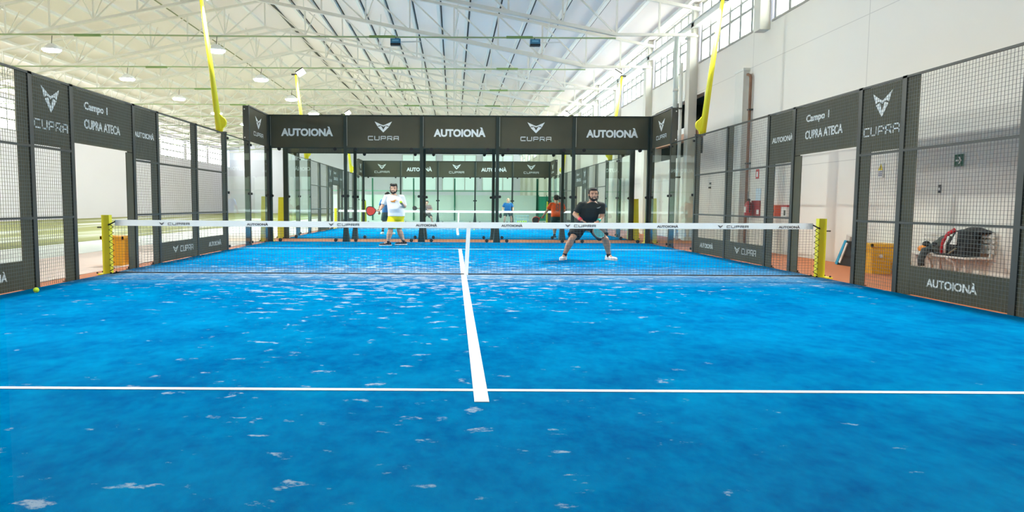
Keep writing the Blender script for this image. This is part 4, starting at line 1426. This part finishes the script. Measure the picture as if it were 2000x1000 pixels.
def racket(x, y, z, direction, normal, mface, mrim, label, s=1.0):
    """padel racket; origin at the butt of the handle"""
    t = thing('padel_racket', (x, y, z), label, 'racket')
    d = Vector(direction).normalized()
    n = Vector(normal); n = (n - d * n.dot(d)).normalized()
    r = d.cross(n)
    def P(a, b_, c=0.0):
        return tuple((d * a + r * b_ + n * c) * s)
    MB().tube([P(0, 0), P(0.14, 0)], 0.016 * s, 10).build('handle', M_RUBBER, t, smooth=True)
    for q in (1, -1):
        MB().tube([P(0.13, 0), P(0.17, 0.02 * q), P(0.215, 0.062 * q)], 0.011 * s, 8).build('throat', mrim, t, smooth=True)
    out = [(0.335 + 0.130 * math.cos(a) - 0.012 * math.cos(2 * a), 0.125 * math.sin(a) * (1 + 0.04 * math.cos(a))) for a in [2 * PI * i / 28 for i in range(28)]]
    MB().prism([(a * s, b_ * s) for a, b_ in out], tuple(-n * 0.016 * s), tuple(d), tuple(r), tuple(n * 0.032 * s)).build('face', mface, t, fix=True)
    MB().tube([P(a, b_) for a, b_ in out + out[:1]], 0.018 * s, 8).build('rim', mrim, t, smooth=True)
    holes = MB()
    for i in range(-3, 4):
        for j in range(-3, 4):
            if i * i + j * j < 10:
                c = Vector(P(0.335 + i * 0.026, j * 0.026, 0))
                holes.tube([tuple(c - n * 0.0175 * s), tuple(c + n * 0.0175 * s)], 0.0055 * s, 6)
    holes.build('hole_pattern', M_RUBBER, t)
    return t


PZ = 0.02
M_SHW = mat('white_cotton', (0.80, 0.80, 0.82), 0.9, var=0.03)
M_SHB = mat('black_cotton', (0.022, 0.026, 0.024), 0.85, var=0.2)
M_SHORTY = mat('yellow_shorts', (0.85, 0.68, 0.01), 0.8)
M_SHOEB = mat('black_shoe', (0.015, 0.015, 0.02), 0.6)
M_SHOEW = mat('white_shoe', (0.78, 0.76, 0.76), 0.7)
M_BLUES = mat('blue_cotton', (0.02, 0.17, 0.42), 0.85)
M_ORANGE = mat('orange_cotton', (0.90, 0.10, 0.01), 0.8)
M_REDR = mat('red_racket', (0.62, 0.02, 0.01), 0.4)

# the stocky player in white
J = dict(pelvis=(0.06, 0.02, 0.90), chest=(0.02, 0.0, 1.30), neck=(0.0, -0.01, 1.485), head=(0.0, -0.04, 1.635), face=-0.12,
         shoulders=((-0.185, 0.0, 1.41), (0.205, 0.0, 1.41)), elbows=((-0.275, -0.02, 1.17), (0.265, 0.02, 1.13)),
         wrists=((-0.345, -0.12, 1.03), (0.245, -0.20, 1.18)), handdir=((-0.6, -0.5, -0.3), (-0.35, -0.8, 0.35)), palm=(1, 1), curl=(1.3, 0.75),
         hips=((-0.03, 0.0, 0.84), (0.13, 0.03, 0.84)), knees=((-0.085, -0.06, 0.45), (0.125, 0.06, 0.46)),
         ankles=((-0.15, -0.03, 0.10), (0.235, 0.10, 0.12)), toes=((-1, -0.25, 0), (-1, -0.35, 0)), hem=0.03, belly=0.018, shortlen=0.86)
wm, shirt = human(-1.906, 8.05, PZ, J, 'bearded player in a white shirt and yellow shorts stepping left with a ball in hand', dict(skin=M_SKINP, shirt=M_SHW, shorts=M_SHORTY, sock=M_SHOEB, shoe=M_SHOEB),
                  build=1.14, hair='curly', beard=True, sleeve=0.92)
pr = MB().prism([(-0.10, -0.01), (-0.03, -0.05), (0.0, -0.035), (0.05, -0.06), (0.04, -0.02), (0.10, 0.03), (0.03, 0.025), (-0.01, 0.0)], (0.0, -0.165, 1.30), (1, 0, 0), (0, -0.12, 1), (0, 0.03, 0))
pr.build('orange_print', mat('print_orange', (0.85, 0.30, 0.04), 0.8), shirt, fix=True)
hx, hy, hz = -1.906 - 0.385 * SX, 8.05 - 0.16, PZ + 1.01
racket(hx + 0.10, hy + 0.06, hz + 0.035, (-0.85, -0.35, -0.12), (0.25, -1, 0.15), M_REDR, mat('black_rim', (0.03, 0.02, 0.02), 0.4), 'red and black racket held out by the player in white')
t = thing('padel_ball', (-1.906 + 0.195 * SX, 8.05 - 0.315, PZ + 1.262), 'yellow-green ball resting in the hand of the player in white', 'ball')
MB().ball((0, 0, 0), 0.038, n=14, m=10).build('felt', M_BALL, t, smooth=True)

# the crouching player in black
J = dict(pelvis=(-0.01, 0.14, 0.80), chest=(0.03, -0.02, 1.13), neck=(0.055, -0.09, 1.29), head=(0.062, -0.15, 1.425), face=0.0,
         shoulders=((-0.150, -0.05, 1.21), (0.245, -0.05, 1.20)), elbows=((-0.265, -0.03, 1.00), (0.250, -0.05, 0.96)),
         wrists=((-0.165, -0.23, 0.87), (0.135, -0.26, 0.85)), handdir=((0.75, -0.35, -0.45), (-0.35, -0.5, -0.6)), palm=(-1, 1), curl=(1.2, 1.2),
         hips=((-0.12, 0.10, 0.74), (0.10, 0.10, 0.74)), knees=((-0.325, -0.14, 0.47), (0.315, -0.14, 0.46)),
         ankles=((-0.44, 0.03, 0.10), (0.415, 0.03, 0.10)), toes=((-0.45, -1, 0), (0.55, -1, 0)), hem=0.02, shortlen=0.80, flare=1.14)
bm2, shirt = human(2.77, 3.30, PZ, J, 'bearded player in black shirt and shorts crouching with legs apart', dict(skin=M_SKIN, shirt=M_SHB, shorts=mat('black_shorts', (0.012, 0.012, 0.012), 0.8), sock=M_SHOEB, shoe=M_SHOEW),
                   build=1.06, hair='short', beard=True, sleeve=0.78,
                   wrist={0: mat('pink_band', (0.75, 0.05, 0.08), 0.7), 1: mat('teal_band', (0.0, 0.30, 0.24), 0.7)})
MB().prism([(-0.04, 0), (0.0, 0.012), (0.045, 0.03), (0.01, -0.005), (-0.02, -0.012)], (0.16 * SX, -0.195, 1.14), (1, 0, 0), (0, 0, 1), (0, 0.04, 0)).build('chest_mark', mat('mark_grey', (0.25, 0.27, 0.27), 0.7), shirt, fix=True)
racket(2.77 - 0.05, 3.30 - 0.31, PZ + 0.83, (0.42, -0.35, -0.55), (0.5, -0.8, 0.4), mat('teal_racket', (0.0, 0.16, 0.20), 0.85, spec=0.2), mat('black_rim', (0.03, 0.02, 0.02), 0.4), 'dark teal racket held low by the crouching player in black')


def stand(h=1.0, lean=0.0, crouch=0.0, armL=((-0.29, 0.0, 1.13), (-0.33, -0.10, 0.90)), armR=((0.29, 0.0, 1.13), (0.31, -0.10, 0.90)), face=0.0, foot=(( -0.17, 0, 0.10), (0.17, 0.0, 0.10)), knee=None, back=False):
    c = crouch
    s = -1
    fy = 1 if back else -1
    J = dict(pelvis=(0, 0.12 * lean * -fy, 0.92 - c), chest=(0, 0.1 * lean * fy, 1.28 - c), neck=(0, 0.2 * lean * fy, 1.455 - c * 1.05), head=(0, (0.3 * lean + 0.03) * fy, 1.60 - c * 1.1),
             face=PI if back else face, shoulders=((-0.185, 0.12 * lean * fy, 1.385 - c), (0.185, 0.12 * lean * fy, 1.385 - c)),
             elbows=(armL[0], armR[0]), wrists=(armL[1], armR[1]),
             hips=((-0.095, 0, 0.86 - c), (0.095, 0, 0.86 - c)),
             knees=knee or ((foot[0][0] * 0.8, fy * (0.04 + c * 0.8), 0.48 - c * 0.2), (foot[1][0] * 0.8, fy * (0.04 + c * 0.8), 0.48 - c * 0.2)),
             ankles=foot, toes=((-0.3, fy, 0), (0.3, fy, 0)), curl=(1.0, 1.0))
    for k_, v in list(J.items()):
        if k_ in ('face', 'curl', 'toes'): continue
        if isinstance(v[0], tuple): J[k_] = tuple(tuple(q * h for q in p) for p in v)
        else: J[k_] = tuple(q * h for q in v)
    return J


# second court players
J = stand(0.97, back=True, armL=((-0.27, 0.02, 1.13), (-0.30, 0.1, 0.92)), armR=((0.29, 0.0, 1.13), (0.31, 0.10, 0.93)))
human(-2.84, 15.6, PZ, J, 'player in a blue shirt and grey shorts half hidden behind the man in white', dict(skin=M_SKIN, shirt=mat('mid_blue_cotton', (0.05, 0.20, 0.48), 0.85), shorts=mat('grey_shorts', (0.10, 0.12, 0.10), 0.8), sock=M_SHOEB, shoe=M_SHOEW), vox=0.012)
J = stand(0.96, lean=0.5, crouch=0.06, armL=((-0.29, -0.02, 1.07), (-0.30, -0.20, 0.88)), armR=((0.29, -0.02, 1.07), (0.28, -0.12, 0.84)), foot=((-0.20, 0, 0.10), (0.22, 0.0, 0.10)))
human(3.16, 30.0, PZ, J, 'bald player in a blue shirt standing far away on the second court', dict(skin=M_SKINP, shirt=M_BLUES, shorts=mat('dark_green_shorts', (0.02, 0.06, 0.05), 0.8), sock=M_SHOEB, shoe=M_SHOEB), vox=0.013, hair='bald')
racket(3.16 - 0.40, 29.80, PZ + 0.84, (-0.2, -0.3, -0.9), (0.8, -0.6, 0), M_RUBBER, M_RUBBER, 'dark racket held low by the distant bald player')
J = stand(0.93, back=True, lean=0.5, crouch=0.06, armL=((-0.31, 0.08, 1.08), (-0.42, 0.20, 0.88)), armR=((0.27, 0.06, 1.08), (0.24, 0.22, 1.0)), foot=((-0.06, 0.05, 0.10), (0.20, -0.1, 0.10)))
_, shirt = human(3.56, 12.95, PZ, J, 'player in a bright orange shirt seen from behind near the glass', dict(skin=M_SKIN, shirt=M_ORANGE, shorts=mat('dark_green_shorts', (0.02, 0.06, 0.05), 0.8), sock=M_SHOEB, shoe=M_SHOEB, sole=M_SOLE), vox=0.012)
text_obj('8', 0.15, 0.28, (0.0, -0.155, 1.11), (1, 0, 0), (0, 0, 1), (0, -1, 0), mat('back_print', (0.45, 0.16, 0.12), 0.8), shirt, 'back_print', thick=0.004)
racket(3.56 - 0.40 * SX, 13.18, PZ + 0.80, (-0.55, 0.3, -0.35), (0.3, -1, 0.5), M_RUBBER, M_REDR, 'racket in the left hand of the player in orange')
J = stand(0.95, lean=0.9, crouch=0.22, armL=((-0.30, -0.08, 0.95), (-0.36, -0.25, 0.98)), armR=((0.28, -0.05, 0.93), (0.12, -0.28, 0.92)), foot=((-0.22, 0, 0.10), (0.30, 0.0, 0.10)))
human(-1.80, 29.5, PZ, J, 'crouching far player in a grey-pink shirt partly behind the wall posts', dict(skin=M_SKINP, shirt=mat('greypink_cotton', (0.34, 0.24, 0.22), 0.85), shorts=mat('charcoal_shorts', (0.04, 0.045, 0.04), 0.8), sock=M_SHOEB, shoe=M_SHOEB), vox=0.013)
racket(-1.80 - 0.42, 29.22, PZ + 0.95, (-0.7, -0.3, 0.05), (0.2, -1, 0.2), M_RUBBER, M_RUBBER, 'dark racket held by the crouching far player')
